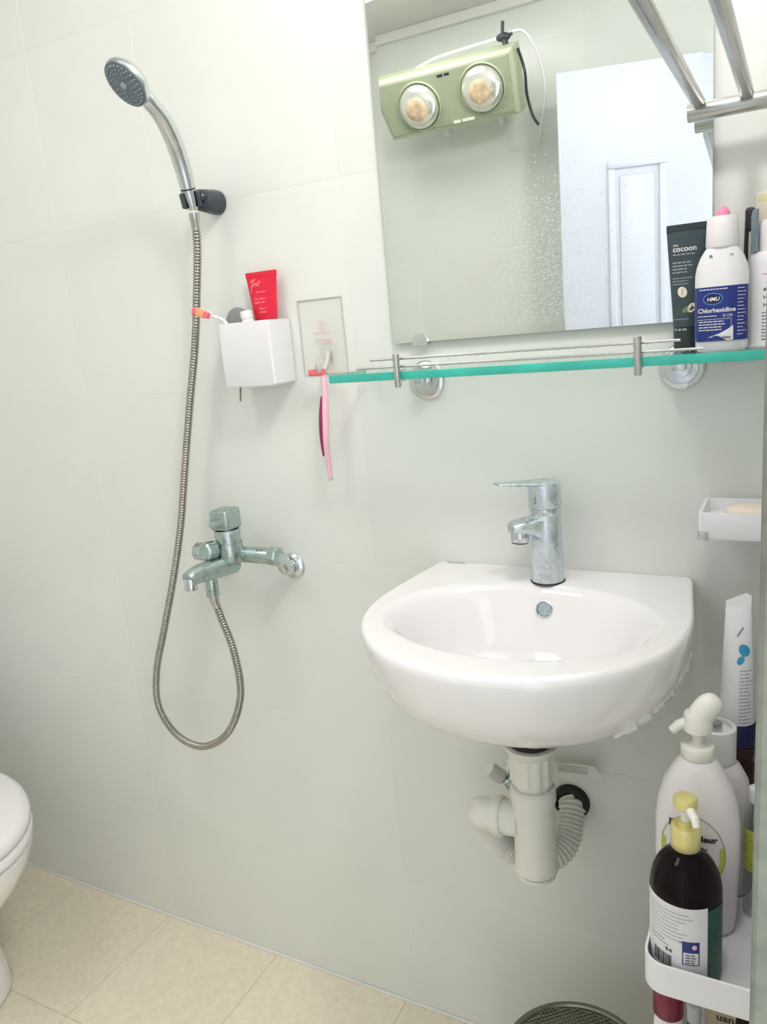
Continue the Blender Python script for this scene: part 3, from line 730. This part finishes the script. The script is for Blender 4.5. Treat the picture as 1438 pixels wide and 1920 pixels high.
# lumpy sealant smeared along the lower right side
mb = MB(); sp_pts = []; sp_r = []
for k in range(44):
    q = k / 43; z = .790 + .060 * q; a = (z - .780) / .073; sc_ = .885 + .102 * a ** .7; yc_ = -.040 * (1 - a)
    ii = 49 - 16 * q; i0 = int(ii); f_ = ii - i0
    x = right[i0][0] * (1 - f_) + right[i0 + 1][0] * f_; y = right[i0][1] * (1 - f_) + right[i0 + 1][1] * f_
    sp_pts.append((BX + x * sc_ - .0035, yc_ + (y - yc_) * sc_ + .0035, z + .002)); sp_r.append((.0062 + .0022 * math.sin(k * 1.7) * math.sin(k * .6)) * min(1, .25 + min(k, 43 - k) / 6) + .0008 * random.random())
mb.tube(sp_pts, sp_r, 10)
build('sealant', mb, 'sealant', bs)
# faucet
fx, fy, fz = -.304, -.053, .8876
fd = Vector((-.66, -.75, 0)).normalized()
fa_ = thing('basin_faucet', 'water-spotted chrome single-lever faucet standing on the white basin', 'faucet', (fx, fy, fz))
build('base_gasket', MB().lathe([(.0238, 0), (.0240, .0012), (.0234, .0022)], (fx, fy, fz), seg=32), 'rubber', fa_)
build('body', MB().lathe([(.0228, .0023), (.0226, .010), (.0216, .060), (.0212, .0955), (.0205, .0970)], (fx, fy, fz), seg=36), 'chrome_spot', fa_)
build('neck_ring', MB().lathe([(.0205, .0971), (.0211, .0985), (.0211, .1060), (.0200, .1070)], (fx, fy, fz), seg=36), 'chrome', fa_)
def fp(a, h, side=0): return Vector((fx, fy, fz + h)) + fd * a + Vector((-fd.y, fd.x, 0)) * side
rings = []
for a, hw, z0, z1 in ((.006, .0170, .062, .0935), (.018, .0165, .067, .0935), (.030, .0155, .074, .0930), (.042, .0145, .077, .0925), (.050, .0125, .078, .0918), (.0545, .0090, .0785, .0905)):
    rings.append([fp(a, zz, sd) for sd, zz in ((-hw, z0 + .003), (-hw + .003, z0), (hw - .003, z0), (hw, z0 + .003), (hw, z1 - .003), (hw - .003, z1), (-hw + .003, z1), (-hw, z1 - .003))])
build('spout', MB().loft(rings), 'chrome_spot', fa_, angle=50)
build('aerator', MB().cyl(fp(.0405, .078), fp(.0415, .064), .0130, .0124, 24, bev=.0008), 'chrome', fa_)
build('aerator_screen', MB().cyl(fp(.0415, .0642), fp(.0416, .0625), .0112, seg=24), 'rubber', fa_)
mb = MB().lathe([(.0215, .1072), (.0222, .1085), (.0222, .1380), (.0215, .1400), (.0190, .1410)], (fx, fy, fz), seg=36)
build('lever_cap', mb, 'chrome_spot', fa_)
rings = []
for a, hw, zc, th in ((-.010, .0160, .1405, .0020), (.012, .0190, .1412, .0022), (.030, .0160, .1430, .0022), (.050, .0130, .1455, .0019), (.066, .0105, .1475, .0016), (.074, .0070, .1483, .0012)):
    rings.append([fp(a, zc + dz, sd) for sd, dz in ((-hw, 0), (-hw * .85, -th), (hw * .85, -th), (hw, 0), (hw * .85, th), (-hw * .85, th))])
build('lever', MB().loft(rings), 'chrome_spot', fa_, angle=50)
lm = cyl_map((fx, fy), .0223, .0223, fz)
mb = MB(); ring2(mb, lm, -.0075, .117, .0020, .0028, .0008, .0004); ring2(mb, lm, -.0070, .1225, .0012, .0014, .0005, .0004)
build('temperature_mark', mb, 'print_dark', fa_, smooth=False)

# trap under the basin
tx, ty = -.3085, -.150
tr = thing('basin_trap', 'white plastic bottle trap with ribbed waste hose under the basin', 'drain trap', (tx, ty, .50))
build('black_washer', MB().lathe([(.0300, 0), (.0315, .002), (.0315, .006), (.0300, .007)], (tx, ty, .6905), seg=32), 'rubber', tr)
build('waste_flange', MB().lathe([(.0265, -.010), (.0290, -.007), (.0355, .004), (.0365, .0085), (.030, .0090)], (tx, ty, .6805), seg=40), 'white_warm', tr)
NR = 48; prof = [(.0285, .6790), (.0285, .640), (.0262, .632), (.0205, .617), (.0200, .607)]
rings = [[(tx + (r + (.0022 if k % 4 < 2 and z > .62 else 0)) * math.cos(2 * PI * k / NR), ty + (r + (.0012 if k % 4 < 2 and z > .62 else 0)) * math.sin(2 * PI * k / NR), z) for k in range(NR)] for r, z in prof]
build('ribbed_nut', MB().loft(rings), 'white_warm', tr, angle=25)
build('trap_body', MB().lathe([(.0255, .490), (.0300, .494), (.0305, .502), (.0290, .503), (.0290, .603), (.0312, .604), (.0312, .622), (.0285, .625), (.0225, .6252), (.0220, .6120)], (tx, ty, 0), seg=36), 'white_warm', tr)
build('trap_cup', MB().lathe([(.0225, .481), (.0265, .484), (.0268, .4895)], (tx, ty, 0), seg=32), 'white_warm', tr)
build('side_arm', MB().cyl((tx - .020, ty, .5665), (tx - .052, ty, .5640), .0245, seg=28, bev=.001), 'white_warm', tr)
build('union_nut', MB().lathe([(.0265, 0), (.0278, .002), (.0278, .011), (.0265, .013)], (tx - .0445, ty, .5645), (-1, 0, -.08), 28), 'white_warm', tr)
build('elbow', MB().tube(catmull([(tx - .057, ty, .5638), (tx - .070, ty, .5618), (tx - .080, ty + .010, .556), (tx - .085, ty + .024, .540), (tx - .080, ty + .036, .522)], 6), [.0225] * 8 + [.0230] * 12 + [.0225] * 5, 24), 'white_warm', tr)
wp = resample(catmull([(tx - .081, ty + .034, .524), (-.3830, -.103, .492), (-.3640, -.0960, .469), (-.3350, -.0900, .456), (-.3080, -.0740, .456), (-.2930, -.0480, .470), (-.2925, -.014, .500), (-.2960, -.001, .508)], 10), .0016)
build('corrugated_hose', MB().tube(wp, [.0190 + .0022 * math.cos(2 * PI * i / 4.0) for i in range(len(wp))], 20), 'white_warm', tr, angle=80)
build('wall_collar', MB().lathe([(.0285, 0), (.0285, .005), (.0262, .011), (.0215, .0130), (.0195, .010)], (tx + .012, 0, .508), (0, -1, 0), 36), 'rubber', tr)

av = thing('angle_valve', 'small chrome angle valve with white knob behind the basin trap', 'valve', (-.388, 0, .552))
build('wall_flange', MB().lathe([(.0190, 0), (.0190, .002), (.0110, .007)], (-.384, 0, .548), (0, -1, 0), 24), 'chrome', av)
build('valve_body', MB().cyl((-.384, -.004, .548), (-.384, -.045, .548), .0090, seg=18, bev=.001).ball((-.384, -.043, .548), .0125).cyl((-.384, -.043, .548), (-.372, -.046, .566), .0075), 'chrome_spot', av)
ka = Vector((-.62, -.30, .62)).normalized(); kp = Vector((-.388, -.046, .553))
build('knob', MB().lathe([(.0095, .004), (.0115, .006), (.0120, .012), (.0115, .030), (.0095, .032)], kp, ka, 12), 'white_warm', av, angle=25)
build('supply_hose', MB().tube(catmull([(-.372, -.046, .566), (-.362, -.050, .590), (-.345, -.056, .620), (-.330, -.060, .660), (-.322, -.062, .705)], 8), .0052, 12), 'rubber', av)
tg = thing('paper_tag', 'white printed paper tag stuck out to the right behind the trap', 'tag', (-.28, -.02, .565))
tgp = [(-.325, -.018, .5720, .0085), (-.300, -.017, .5745, .0085), (-.275, -.018, .5770, .0088), (-.255, -.020, .5785, .0088), (-.243, -.022, .5720, .0022)]
mb = MB(); mb.loft([[(x, y, z + h), (x, y - .0006, z + h), (x, y - .0006, z - h), (x, y, z - h)] for x, y, z, h in tgp])
build('strip', mb, 'white_warm', tg)
def tag_map(a, b_, w): return Vector((-.325 + a, -.0187 - w - .0026 * max(0, (a - .03)) / .04, .5720 + a * .1 + b_))
mb = MB(); lines(mb, tag_map, .014, .066, .0055, 4, .0034, .0009, .2)
build('small_print', mb, 'print_faint', tg, smooth=False)
tg2 = build('strap', MB().tube(catmull([(-.326, -.018, .572), (-.345, -.022, .570), (-.366, -.030, .560), (-.373, -.038, .5585)], 5), .0013, 8), 'white_warm', tg)

# ================================================================== SOAP DISH
sd = thing('soap_dish', 'white rectangular soap dish fixed to the right wall above the basin', 'soap dish', (WX, -.05, .970))
d0, d1, e0, e1 = -.1035, WX - .0005, -.100, -.018
build('tray', MB().loft([sq(d0 + .002, d1, e0 + .002, e1 - .002, .970, .004), sq(d0, d1, e0, e1, .973, .004), sq(d0, d1, e0, e1, 1.003, .004), sq(d0 + .004, d1 - .004, e0 + .004, e1 - .004, 1.003, .003), sq(d0 + .007, d1 - .007, e0 + .007, e1 - .007, .988, .003)]), 'white', sd)
build('chrome_foot', MB().box((d0 - .001, e0 - .0015, .9695), (d0 + .0105, e0 + .020, .9800), .001), 'steel', sd)
sb = MB().ball((-.052, -.056, .9965), .02, (1.3, 1.05, .42), 24, 12)
o = build('soap_bar', sb, 'soap', at=(-.052, -.056, .988)); o['label'] = 'cream coloured oval bar of soap lying in the white dish'; o['category'] = 'soap'

# ================================================================== WALL CADDY
TX0, TX1, TY0, TY1 = -.127, WX - .0005, -.372, -.105
def caddy(zf, name, label):
    c = thing(name, label, 'shelf tray', (WX, -.24, zf))
    zb = zf - .006; zt = zf + .032
    def rr(o_, z, r): return sq(TX0 + o_, TX1, TY0 + o_, TY1 - o_, z, r, 6)
    def rl_(o_, z, r):
        pts = []
        x0, x1, y0, y1 = TX0 + o_, TX1 - .002 * (o_ > 0.001), TY0 + o_, TY1 - o_
        for cx, cy, a0, rad in ((x1 - .001, y1 - .001, 0, .001), (x0 + r, y1 - r, PI / 2, r), (x0 + r, y0 + r, PI, r), (x1 - .001, y0 + .001, 1.5 * PI, .001)):
            for k in range(7):
                a = a0 + PI / 2 * k / 6; pts.append((cx + rad * math.cos(a), cy + rad * math.sin(a), z))
        return pts
    build('tray', MB().loft([rl_(.003, zb, .020), rl_(.0, zb + .003, .022), rl_(.0, zt, .022), rl_(.0026, zt + .0004, .020), rl_(.0030, zf, .019)]), 'white', c)
    build('back_plate', MB().box((TX1 - .004, TY0 + .004, zf + .002), (TX1, TY1 - .004, zf + .150), .001), 'white', c)
    return c
ZF = .5642
caddy(ZF, 'wall_caddy', 'white plastic caddy tray on the right wall holding lotion pump bottles')
ZL = .285
caddy(ZL, 'wall_caddy', 'lower white plastic caddy tray on the right wall, holding the maroon-capped bottle')
Z0 = ZF + .0004
# dark amber pump bottle
ac = (-.0895, -.3285)
t = thing('amber_pump_bottle', 'dark amber pump bottle with white back label and gold collar in the caddy', 'bottle', (ac[0], ac[1], Z0))
build('bottle_body', MB().lathe([(.0325, 0), (.0350, .002), (.0352, .006), (.0352, .100), (.0346, .108), (.0322, .119), (.0275, .129), (.0215, .1365), (.0150, .1410), (.0135, .1430), (.0133, .146)], (ac[0], ac[1], Z0), seg=48), 'amber', t)
build('gold_collar', MB().lathe([(.0138, 0), (.0146, .001), (.0146, .0235), (.0135, .0250), (.0075, .0256), (.0072, .030)], (ac[0], ac[1], Z0 + .1462), seg=36), 'gold', t)
build('pump_stem', MB().cyl((ac[0], ac[1], Z0 + .176), (ac[0] - .0005, ac[1], Z0 + .192), .0048, seg=16), 'lotion_pump', t)
mb = MB().lathe([(.0105, 0), (.0118, .0015), (.0118, .0085), (.0105, .0110), (.0080, .0115)], (ac[0] - .0005, ac[1], Z0 + .1915), seg=28)
build('pump_head', mb, 'gold', t)
build('nozzle', MB().tube([(ac[0] + .004, ac[1] - .007, Z0 + .194), (ac[0] + .011, ac[1] - .020, Z0 + .192), (ac[0] + .0125, ac[1] - .024, Z0 + .186)], [.0044, .0040, .0032], 12), 'lotion_pump', t)
am = cyl_map(ac, .0353, .0353, Z0)
mb = MB(); mb.patch([[am(-.0565 + .0825 * i / 30, v, .0003) for i in range(31)] for v in (.008, .100)])
build('white_label', mb, 'paper', t, smooth=False)
mb = MB(); mb.patch([[am(.0262 + .027 * i / 14, v, .0003) for i in range(15)] for v in (.008, .096)])
build('green_label', mb, 'dark_green', t, smooth=False)
mb = MB(); lines(mb, am, -.037, .016, .092, 8, .0045, .0007, .35, .0005); lines(mb, am, -.037, -.012, .0555, 2, .0045, .0012, .2, .0005); lines(mb, am, -.012, .012, .0215, 2, .0024, .0007, .1, .0005)
build('faint_print', mb, 'print_faint', t, smooth=False)
mb = MB(); u = -.031
while u < -.010:
    d = random.choice((.0005, .0008, .0012)); quad(mb, am, u, u + d, .0235, .0390, .0005, 1); u += d + random.choice((.0005, .0008))
words(mb, am, '0-6', -.016, .0435, .0055, 'LEFT', 0, .0006, .0002); quad(mb, am, -.0015, .009, .0590, .0602, .0005, 2)
build('small_print', mb, 'print_dark', t, smooth=False)
mb = MB(); quad(mb, am, .001, .0175, .0485, .0615, .0005, 4)
for a0, a1, b0, b1 in ((.001, .0175, .0335, .0345), (.001, .0020, .0345, .0485), (.0165, .0175, .0345, .0485)): quad(mb, am, a0, a1, b0, b1, .0005, 3)
build('blue_box', mb, 'navy', t, smooth=False)
mb = MB(); disc2(mb, am, .0125, .0555, .0024, .0028, .0007)
build('box_mark', mb, 'pink', t, smooth=False)
mb = MB(); lines(mb, am, .0040, .0145, .0460, 4, .003, .0012, .2, .0005)
build('box_print', mb, 'print_dark', t, smooth=False)
# front lotion bottle
lc = (-.0865, -.2545)
t = thing('lotion_pump_bottle', 'large white lotion bottle with white pump and yellow oval label', 'bottle', (lc[0], lc[1], Z0))
PR = [(.036, .024, Z0), (.0395, .027, Z0 + .004), (.0420, .0285, Z0 + .03), (.0438, .0290, Z0 + .085), (.0438, .0288, Z0 + .130), (.0412, .0278, Z0 + .152), (.0355, .0255, Z0 + .174), (.0270, .0220, Z0 + .192), (.0205, .0188, Z0 + .203), (.0165, .0165, Z0 + .2075)]
build('bottle_body', MB().loft(bottle_rings(lc, PR, 48, 2.2)), 'lotion', t)
build('pump_collar', MB().lathe([(.0165, 0), (.0175, .0012), (.0175, .0135), (.0165, .0150), (.0085, .0155), (.0080, .0170)], (lc[0], lc[1], Z0 + .2077), seg=36), 'lotion_pump', t)
build('pump_stem', MB().cyl((lc[0], lc[1], Z0 + .2245), (lc[0], lc[1], Z0 + .2370), .0058, seg=18), 'lotion_pump', t)
mb = MB().lathe([(.0125, 0), (.0150, .002), (.0152, .014), (.0135, .0205)], (lc[0], lc[1], Z0 + .2372), seg=28)
mb.loft([[Vector((lc[0] - .002, lc[1], Z0 + .2480)) + Vector((.55, .10, .83)).normalized() * h + Vector((.83, .1, -.55)).normalized() * a * math.cos(2 * PI * k / 24) + Vector((0, 1, 0)) * b_ * math.sin(2 * PI * k / 24) for k in range(24)] for h, a, b_ in ((0, .0120, .0125), (.010, .0138, .0135), (.020, .0140, .0130), (.028, .0125, .0118), (.0335, .0085, .0085), (.0355, .003, .003))])
build('pump_head', mb, 'lotion_pump', t)
build('nozzle', MB().tube(catmull([(lc[0] - .010, lc[1] - .003, Z0 + .2480), (lc[0] - .019, lc[1] - .007, Z0 + .2440), (lc[0] - .0255, lc[1] - .010, Z0 + .2375)], 5), [.0056] * 6 + [.0048] * 4 + [.0036], 14), 'lotion_pump', t)
def lot_map(u, v, w):
    pr = [(a, b_, z - Z0) for a, b_, z in PR]
    for (a0, b0, z0), (a1, b1, z1) in zip(pr, pr[1:]):
        if v <= z1:
            q = max(0, (v - z0) / (z1 - z0)); a = a0 + (a1 - a0) * q; b_ = b0 + (b1 - b0) * q; break
    n = max(-.999, min(.999, u / a))
    return Vector((lc[0] + u, lc[1] - (b_ + .0005 + w) * (1 - abs(n) ** 2.2) ** (1 / 2.2), Z0 + v))
mb = MB(); ring2(mb, lot_map, -.002, .105, .0330, .046, .0009, .0003, 48)
build('oval_outline', mb, 'olive', t, smooth=False)
mb = MB(); ring2(mb, lot_map, -.002, .105, .0322, .0445, .0060, .0002, 24, math.radians(-65), math.radians(15)); ring2(mb, lot_map, -.002, .105, .0322, .0445, .0055, .0002, 24, math.radians(165), math.radians(245))
build('yellow_flourish', mb, 'yellow_green', t, smooth=False)
mb = MB(); words(mb, lot_map, 'P', -.0265, .1330, .0120, bold=.0003)
build('initial_letter', mb, 'print_dark', t, smooth=False)
mb = MB(); words(mb, lot_map, 'deur', .0040, .1225, .0100, bold=.0004)
lines(mb, lot_map, .004, .014, .1145, 1, .004, .0012, .1); words(mb, lot_map, 'ml 10', .003, .1035, .0052); quad(mb, lot_map, .003, .0135, .0945, .0995, .0004, 3)
build('lettering', mb, 'print_dark', t, smooth=False)
# second lotion bottle, behind
l2 = (-.0735, -.1865)
t = thing('lotion_bottle', 'white lotion bottle with wide ring collar standing behind the pump lotion bottle', 'bottle', (l2[0], l2[1], Z0))
build('bottle_body', MB().loft(bottle_rings(l2, [(.034, .020, Z0), (.0375, .0235, Z0 + .004), (.0395, .0245, Z0 + .03), (.0400, .0248, Z0 + .09), (.0392, .0245, Z0 + .120), (.0345, .0230, Z0 + .146), (.0255, .0205, Z0 + .163), (.0185, .0185, Z0 + .169)], 40, 2.2)), 'lotion', t)
build('collar', MB().lathe([(.0200, 0), (.0212, .001), (.0212, .040), (.0200, .0410), (.0165, .0410), (.0165, .0350), (.0060, .0348)], (l2[0], l2[1], Z0 + .1692), seg=40), 'white', t)
build('pump_stem', MB().cyl((l2[0], l2[1], Z0 + .201), (l2[0], l2[1], Z0 + .214), .0062, seg=18), 'steel', t)
# slim clear bottle
t = thing('clear_bottle', 'slim clear bottle with yellow green label strip against the caddy back plate', 'bottle', (-.0295, -.2200, Z0))
build('bottle_body', MB().lathe([(.0105, 0), (.0118, .001), (.0118, .120), (.0095, .130), (.0060, .135), (.0058, .142)], (-.0295, -.2200, Z0), seg=28), 'clear_plastic', t)
build('cap', MB().cyl((-.0295, -.2200, Z0 + .1422), (-.0295, -.2200, Z0 + .160), .0075, seg=20, bev=.001), 'white', t)
gm = cyl_map((-.0295, -.22), .0119, .0119, Z0)
mb = MB(); mb.patch([[gm(-.0145 + .022 * i / 12, v, .0003) for i in range(13)] for v in (.060, .112)])
build('yellow_green_label', mb, 'yellow_green', t, smooth=False)
mb = MB(); lines(mb, gm, -.013, .006, .105, 9, .005, .0014, .4, .0006)
build('small_print', mb, 'olive', t, smooth=False)
# brown canister with the white tube on it
bc = (-.0560, -.1330)
t = thing('brown_canister', 'dark brown canister behind the white lotion bottles, carrying the white tube', 'canister', (bc[0], bc[1], Z0))
build('canister_body', MB().lathe([(.0190, 0), (.0205, .001), (.0208, .006), (.0208, .140), (.0196, .144)], (bc[0], bc[1], Z0), seg=36), 'brown', t)
build('lid', MB().lathe([(.0203, 0), (.0208, .001), (.0208, .0185), (.0200, .0200)], (bc[0], bc[1], Z0 + .1442), seg=36), 'brown', t)
TZ = Z0 + .1644
t = thing('white_cream_tube', 'white squeeze tube with blue print on navy cap, in the corner by the jamb', 'tube', (bc[0], bc[1], TZ))
build('cap', MB().lathe([(.0195, 0), (.0208, .001), (.0210, .0285), (.0200, .0300)], (bc[0], bc[1], TZ), seg=36), 'navy_dark', t)
build('tube_body', MB().loft(tube_loft(bc[0], bc[1], TZ + .0302, TZ + .172, .0205, .0135, .0018, 36, 14, 1.25)), 'white', t)
cr = [(-.0135, 0), (.0135, 0), (.0135, .014), (.008, .017), (-.0135, .006)]
build('crimp', MB().prism(cr, lambda u, v: (bc[0] + u, bc[1] - .0014, TZ + .1718 + v), lambda u, v: (bc[0] + u, bc[1] + .0014, TZ + .1718 + v)), 'white', t)
def ct_map(u, v, w):
    q = max(0, min(1, (v - .0302) / .1418)); A = .0205 + (.0135 - .0205) * q; B = .0205 * (1 - q ** 1.25) + .0018 * q ** 1.25
    n = max(-.999, min(.999, u / A)); return Vector((bc[0] + u, bc[1] - (B + .0004) * math.sqrt(1 - n * n) - w, TZ + v))
mb = MB(); disc2(mb, ct_map, .0075, .122, .0055, .0075, .0004, 18, .4); disc2(mb, ct_map, .0040, .110, .0035, .0055, .0004, 14, -.5)
build('blue_mark', mb, 'blue', t, smooth=False)
mb = MB(); poly2(mb, ct_map, [(-.001, .1385), (.0005, .1378), (.0065, .1485), (.0052, .1495)], .0004)
lines(mb, ct_map, .0035, .0165, .098, 16, .0042, .0010, .35)
build('small_print', mb, 'print_faint', t, smooth=False)

# things on the lower tray
ZB = ZL + .0004
t = thing('maroon_capped_bottle', 'white bottle with a shiny maroon cap under the white caddy', 'bottle', (-.1075, -.333, ZB))
build('bottle_body', MB().lathe([(.0135, 0), (.0150, .002), (.0150, .203), (.0138, .2150), (.0125, .218)], (-.1065, -.333, ZB), seg=32), 'white_matte', t)
build('cap', MB().lathe([(.0150, 0), (.0158, .001), (.0160, .036), (.0150, .044), (.0110, .047)], (-.1065, -.333, ZB + .2185), seg=32), 'maroon', t)
qm = cyl_map((-.1065, -.333), .0151, .0151, ZB)
mb = MB()
for u in (-.008, -.005, -.002, .001, .004): quad(mb, qm, u, u + .0014, .150, .204, .0003, 2)
build('stripe_print', mb, 'print_faint', t, smooth=False)
t = thing('brown_bottle', 'slim brown bottle beside the maroon-capped bottle under the caddy', 'bottle', (-.087, -.300, ZB))
build('bottle_body', MB().lathe([(.0105, 0), (.0120, .002), (.0120, .160), (.0085, .175), (.0060, .182)], (-.0840, -.300, ZB), seg=28), 'brown', t)
build('cap', MB().cyl((-.0840, -.300, ZB + .1822), (-.0840, -.300, ZB + .2050), .0072, seg=20, bev=.001), 'white_matte', t)
t = thing('beige_box', 'beige card box with dark lettering below the white caddy', 'box', (-.055, -.265, ZB))
build('carton', MB().box((-.0740, -.292, ZB), (-.0330, -.245, ZB + .212), .001, 1), 'cream_dark', t)
km = plane_map((-.0740, -.292, ZB), (1, 0, 0), (0, 0, 1), (0, -1, 0))
mb = MB(); words(mb, km, 'uan', .012, .186, .013, bold=.0003); lines(mb, km, .005, .034, .172, 4, .007, .002, .3)
build('lettering', mb, 'print_dark', t, smooth=False)
t = thing('dark_brown_box', 'narrow dark brown box next to the jamb below the caddy', 'box', (-.030, -.33, ZB))
build('carton', MB().box((-.0400, -.352, ZB), (-.0190, -.315, ZB + .234), .001, 1), 'brown', t)
nm = plane_map((-.0400, -.352, ZB), (1, 0, 0), (0, 0, 1), (0, -1, 0))
mb = MB(); quad(mb, nm, .007, .010, .02, .225); build('pale_stripe', mb, 'cream', t, smooth=False)

# ================================================================== WASTE BIN
bi = thing('waste_bin', 'round grey metal bin with dimpled woven lid on the floor below the basin', 'bin', (-.239, -.228, 0))
bcx, bcy, br, bz = -.239, -.228, .103, .262
build('bin_body', MB().lathe([(.088, .001), (.092, .004), (br - .004, bz - .018), (br - .004, bz - .012)], (bcx, bcy, 0), seg=48), 'bin', bi)
build('lid_rim', MB().lathe([(br - .003, bz - .012), (br, bz - .010), (br + .001, bz - .003), (br - .001, bz), (br - .006, bz - .0005), (br - .008, bz - .003)], (bcx, bcy, 0), seg=56, cap1=False), 'bin', bi)
build('lid_plate', MB().lathe([(br - .007, bz - .004), (br * .6, bz - .0025), (.004, bz - .0015)], (bcx, bcy, 0), seg=48), 'bin', bi)
mb = MB(); sp_ = .0085
n = int(br / sp_) + 1
for i in range(-n * 2, n * 2 + 1):
    for j in range(-n, n + 1):
        x = (i * .5) * sp_; y = (j * 1.0 + (.5 if i % 2 else 0)) * sp_ * .9
        if x * x + y * y < (br - .011) ** 2:
            z = bz - .0028 + .001 * (1 - (x * x + y * y) / br ** 2)
            mb.lathe([(.0036, -.001), (.0028, .0012), (.0010, .0018)], (bcx + x, bcy + y, z), seg=6, sx=1.0, sy=.62)
build('woven_studs', mb, 'bin', bi, kind='stuff')

# ================================================================== TOILET
to = thing('toilet', 'white ceramic toilet with closed lid at the left edge', 'toilet', (-1.55, -.37, 0))
TYc, TIP, BK = -.372, -1.203, -1.72
def egg(s, z, tip=0.0, back=0.0, w=.190, n=48):
    R = []; xm = -1.47
    for k in range(n):
        th = 2 * PI * k / n; c_, s_ = math.cos(th), math.sin(th)
        if c_ >= 0: x = xm + (TIP - tip - xm) * c_
        else:
            x = xm + (xm - BK - back) * math.copysign(abs(c_) ** .55, c_)
        y = TYc + w * (math.copysign(abs(s_) ** (.8 if c_ < 0 else 1), s_))
        R.append((xm + (x - xm) * s, TYc + (y - TYc) * s, z))
    return R
build('lid', MB().loft([egg(.985, .4100), egg(1.0, .4125), egg(1.0, .424), egg(.985, .432), egg(.93, .4375), egg(.6, .4425), egg(.2, .444)]), 'ceramic', to, angle=60)
build('seat', MB().loft([egg(.985, .3860), egg(1.0, .3885), egg(1.0, .4040), egg(.98, .4075)]), 'ceramic', to, angle=60)
build('bowl', MB().loft([egg(1, .002, .165, .04, .118), egg(1, .012, .160, .035, .122), egg(1, .06, .165, .05, .115), egg(1, .12, .170, .06, .108), egg(1, .22, .12, .05, .125), egg(1, .30, .045, .03, .165), egg(1, .35, .012, .01, .183), egg(1, .3825, .002, 0, .188), egg(.97, .3845, .002, 0, .188)]), 'ceramic', to, angle=60)
build('tank', MB().box((-1.885, TYc - .18, .385), (-1.725, TYc + .18, .74), .02, 4), 'ceramic', to)
build('tank_lid', MB().box((-1.890, TYc - .187, .7405), (-1.718, TYc + .187, .765), .008, 3), 'ceramic', to)
build('flush_button', MB().lathe([(.022, 0), (.022, .004), (.018, .006)], (-1.80, TYc, .7652), seg=24), 'chrome', to)
build('tank_neck', MB().box((-1.88, TYc - .13, .30), (-1.70, TYc + .13, .386), .015, 3), 'ceramic', to)

# ================================================================== BATHROOM HEATER (on the opposite wall, seen in the mirror)
he = thing('bathroom_heater', 'pale green two-bulb heat lamp unit reflected in the mirror', 'heater', (-.985, YO, 1.92))
hx0, hx1, hz0, hz1, hyf = -1.225, -.758, 1.813, 1.991, -1.338
tilt = lambda mb: mb.rotate((0, hyf, hz1), Matrix.Rotation(math.radians(-27), 3, 'X'))
def hr(o_, y): return [(hx0 + o_ + .030, y, hz0 + o_), (hx1 - o_ - .008, y, hz0 + o_), (hx1 - o_, y, hz1 - o_), (hx0 + o_, y, hz1 - o_)]
build('case', tilt(MB().loft([hr(.010, hyf - .095), hr(.0, hyf - .085), hr(.0, hyf - .012), hr(.010, hyf - .001)])), 'heater', he, smooth=False)
build('front_panel', tilt(MB().loft([hr(.011, hyf - .003), hr(.011, hyf), hr(.015, hyf + .002)], False)), 'heater_face', he, smooth=False)
for cx, cz in ((-1.072, 1.897), (-.863, 1.906)):
    mb = MB().lathe([(.0715, 0), (.0715, .005), (.0695, .008), (.067, .005), (.066, .001)], (cx, hyf + .001, cz), (0, 1, 0), 40)
    build('lamp_ring', tilt(mb), 'heater', he)
    bulb = build('reflector_bulb', tilt(MB().lathe([(.063, .002), (.064, .008), (.060, .020), (.045, .030), (.022, .035), (.006, .036)], (cx, hyf, cz), (0, 1, 0), 36)), 'bulb', he)
    build('bulb_core', tilt(MB().lathe([(.036, .0315), (.028, .0366), (.010, .0380)], (cx, hyf, cz), (0, 1, 0), 24)), 'bulb_core', bulb)
def hm3(cx, cz):
    f = plane_map((cx, hyf + .0025, cz), (-1, 0, 0), (0, 0, 1), (0, 1, 0)); Rm = Matrix.Rotation(math.radians(-27), 3, 'X'); pv = Vector((0, hyf, hz1))
    return lambda u, v, w: Rm @ (f(u, v, w) - pv) + pv
mb = MB(); lines(mb, hm3(-.975, 1.966), -.020, .020, .004, 1, .005, .007, .05); build('maker_mark', mb, 'print_dark', he, smooth=False)
mb = MB(); lines(mb, hm3(-.94, 1.828), -.035, .035, .008, 1, .005, .009, .05); build('pale_mark', mb, 'print_white', he, smooth=False)
for x in (-1.07, -.88):
    build('wall_mount', MB().tube([(x, YO, 1.86), (x, YO + .06, 1.90), (x, hyf - .055, 1.945)], .010, 10), 'white', he)
by = hyf - .07; bz = hz1 + .055
mb = MB().ball((-.802, by, bz), .015, (1.5, 1, .8)).cyl((-.795, by, bz - .035), (-.80, by, bz + .01), .009).cyl((-.806, by, bz), (-.802, by, bz + .042), .005).cyl((-.815, by, bz), (-.775, by, bz + .004), .005)
build('swivel_knob', mb, 'black_plastic', he)
build('white_bracket', MB().tube(catmull([(-.81, by, bz), (-.94, by, bz - .004), (-1.04, by, bz - .012), (-1.16, by, bz - .045)], 8), .0050, 8), 'white', he)
build('white_cord', MB().tube(catmull([(-.80, by, bz + .004), (-.75, by - .02, bz + .01), (-.715, by - .04, bz - .05), (-.700, by - .06, bz - .14), (-.712, by - .07, bz - .22), (-.76, YO + .008, bz - .27)], 8), .0045, 8), 'white', he)
build('black_cord', MB().tube(catmull([(hx1 + .004, hyf - .050, hz1 + .01), (hx1 + .020, hyf - .055, hz1 - .05), (hx1 + .018, hyf - .075, hz1 - .11), (hx1 + .028, hyf - .09, hz1 - .165), (hx1 + .045, hyf - .09, hz1 - .195)], 8), .0042, 8), 'black', he)
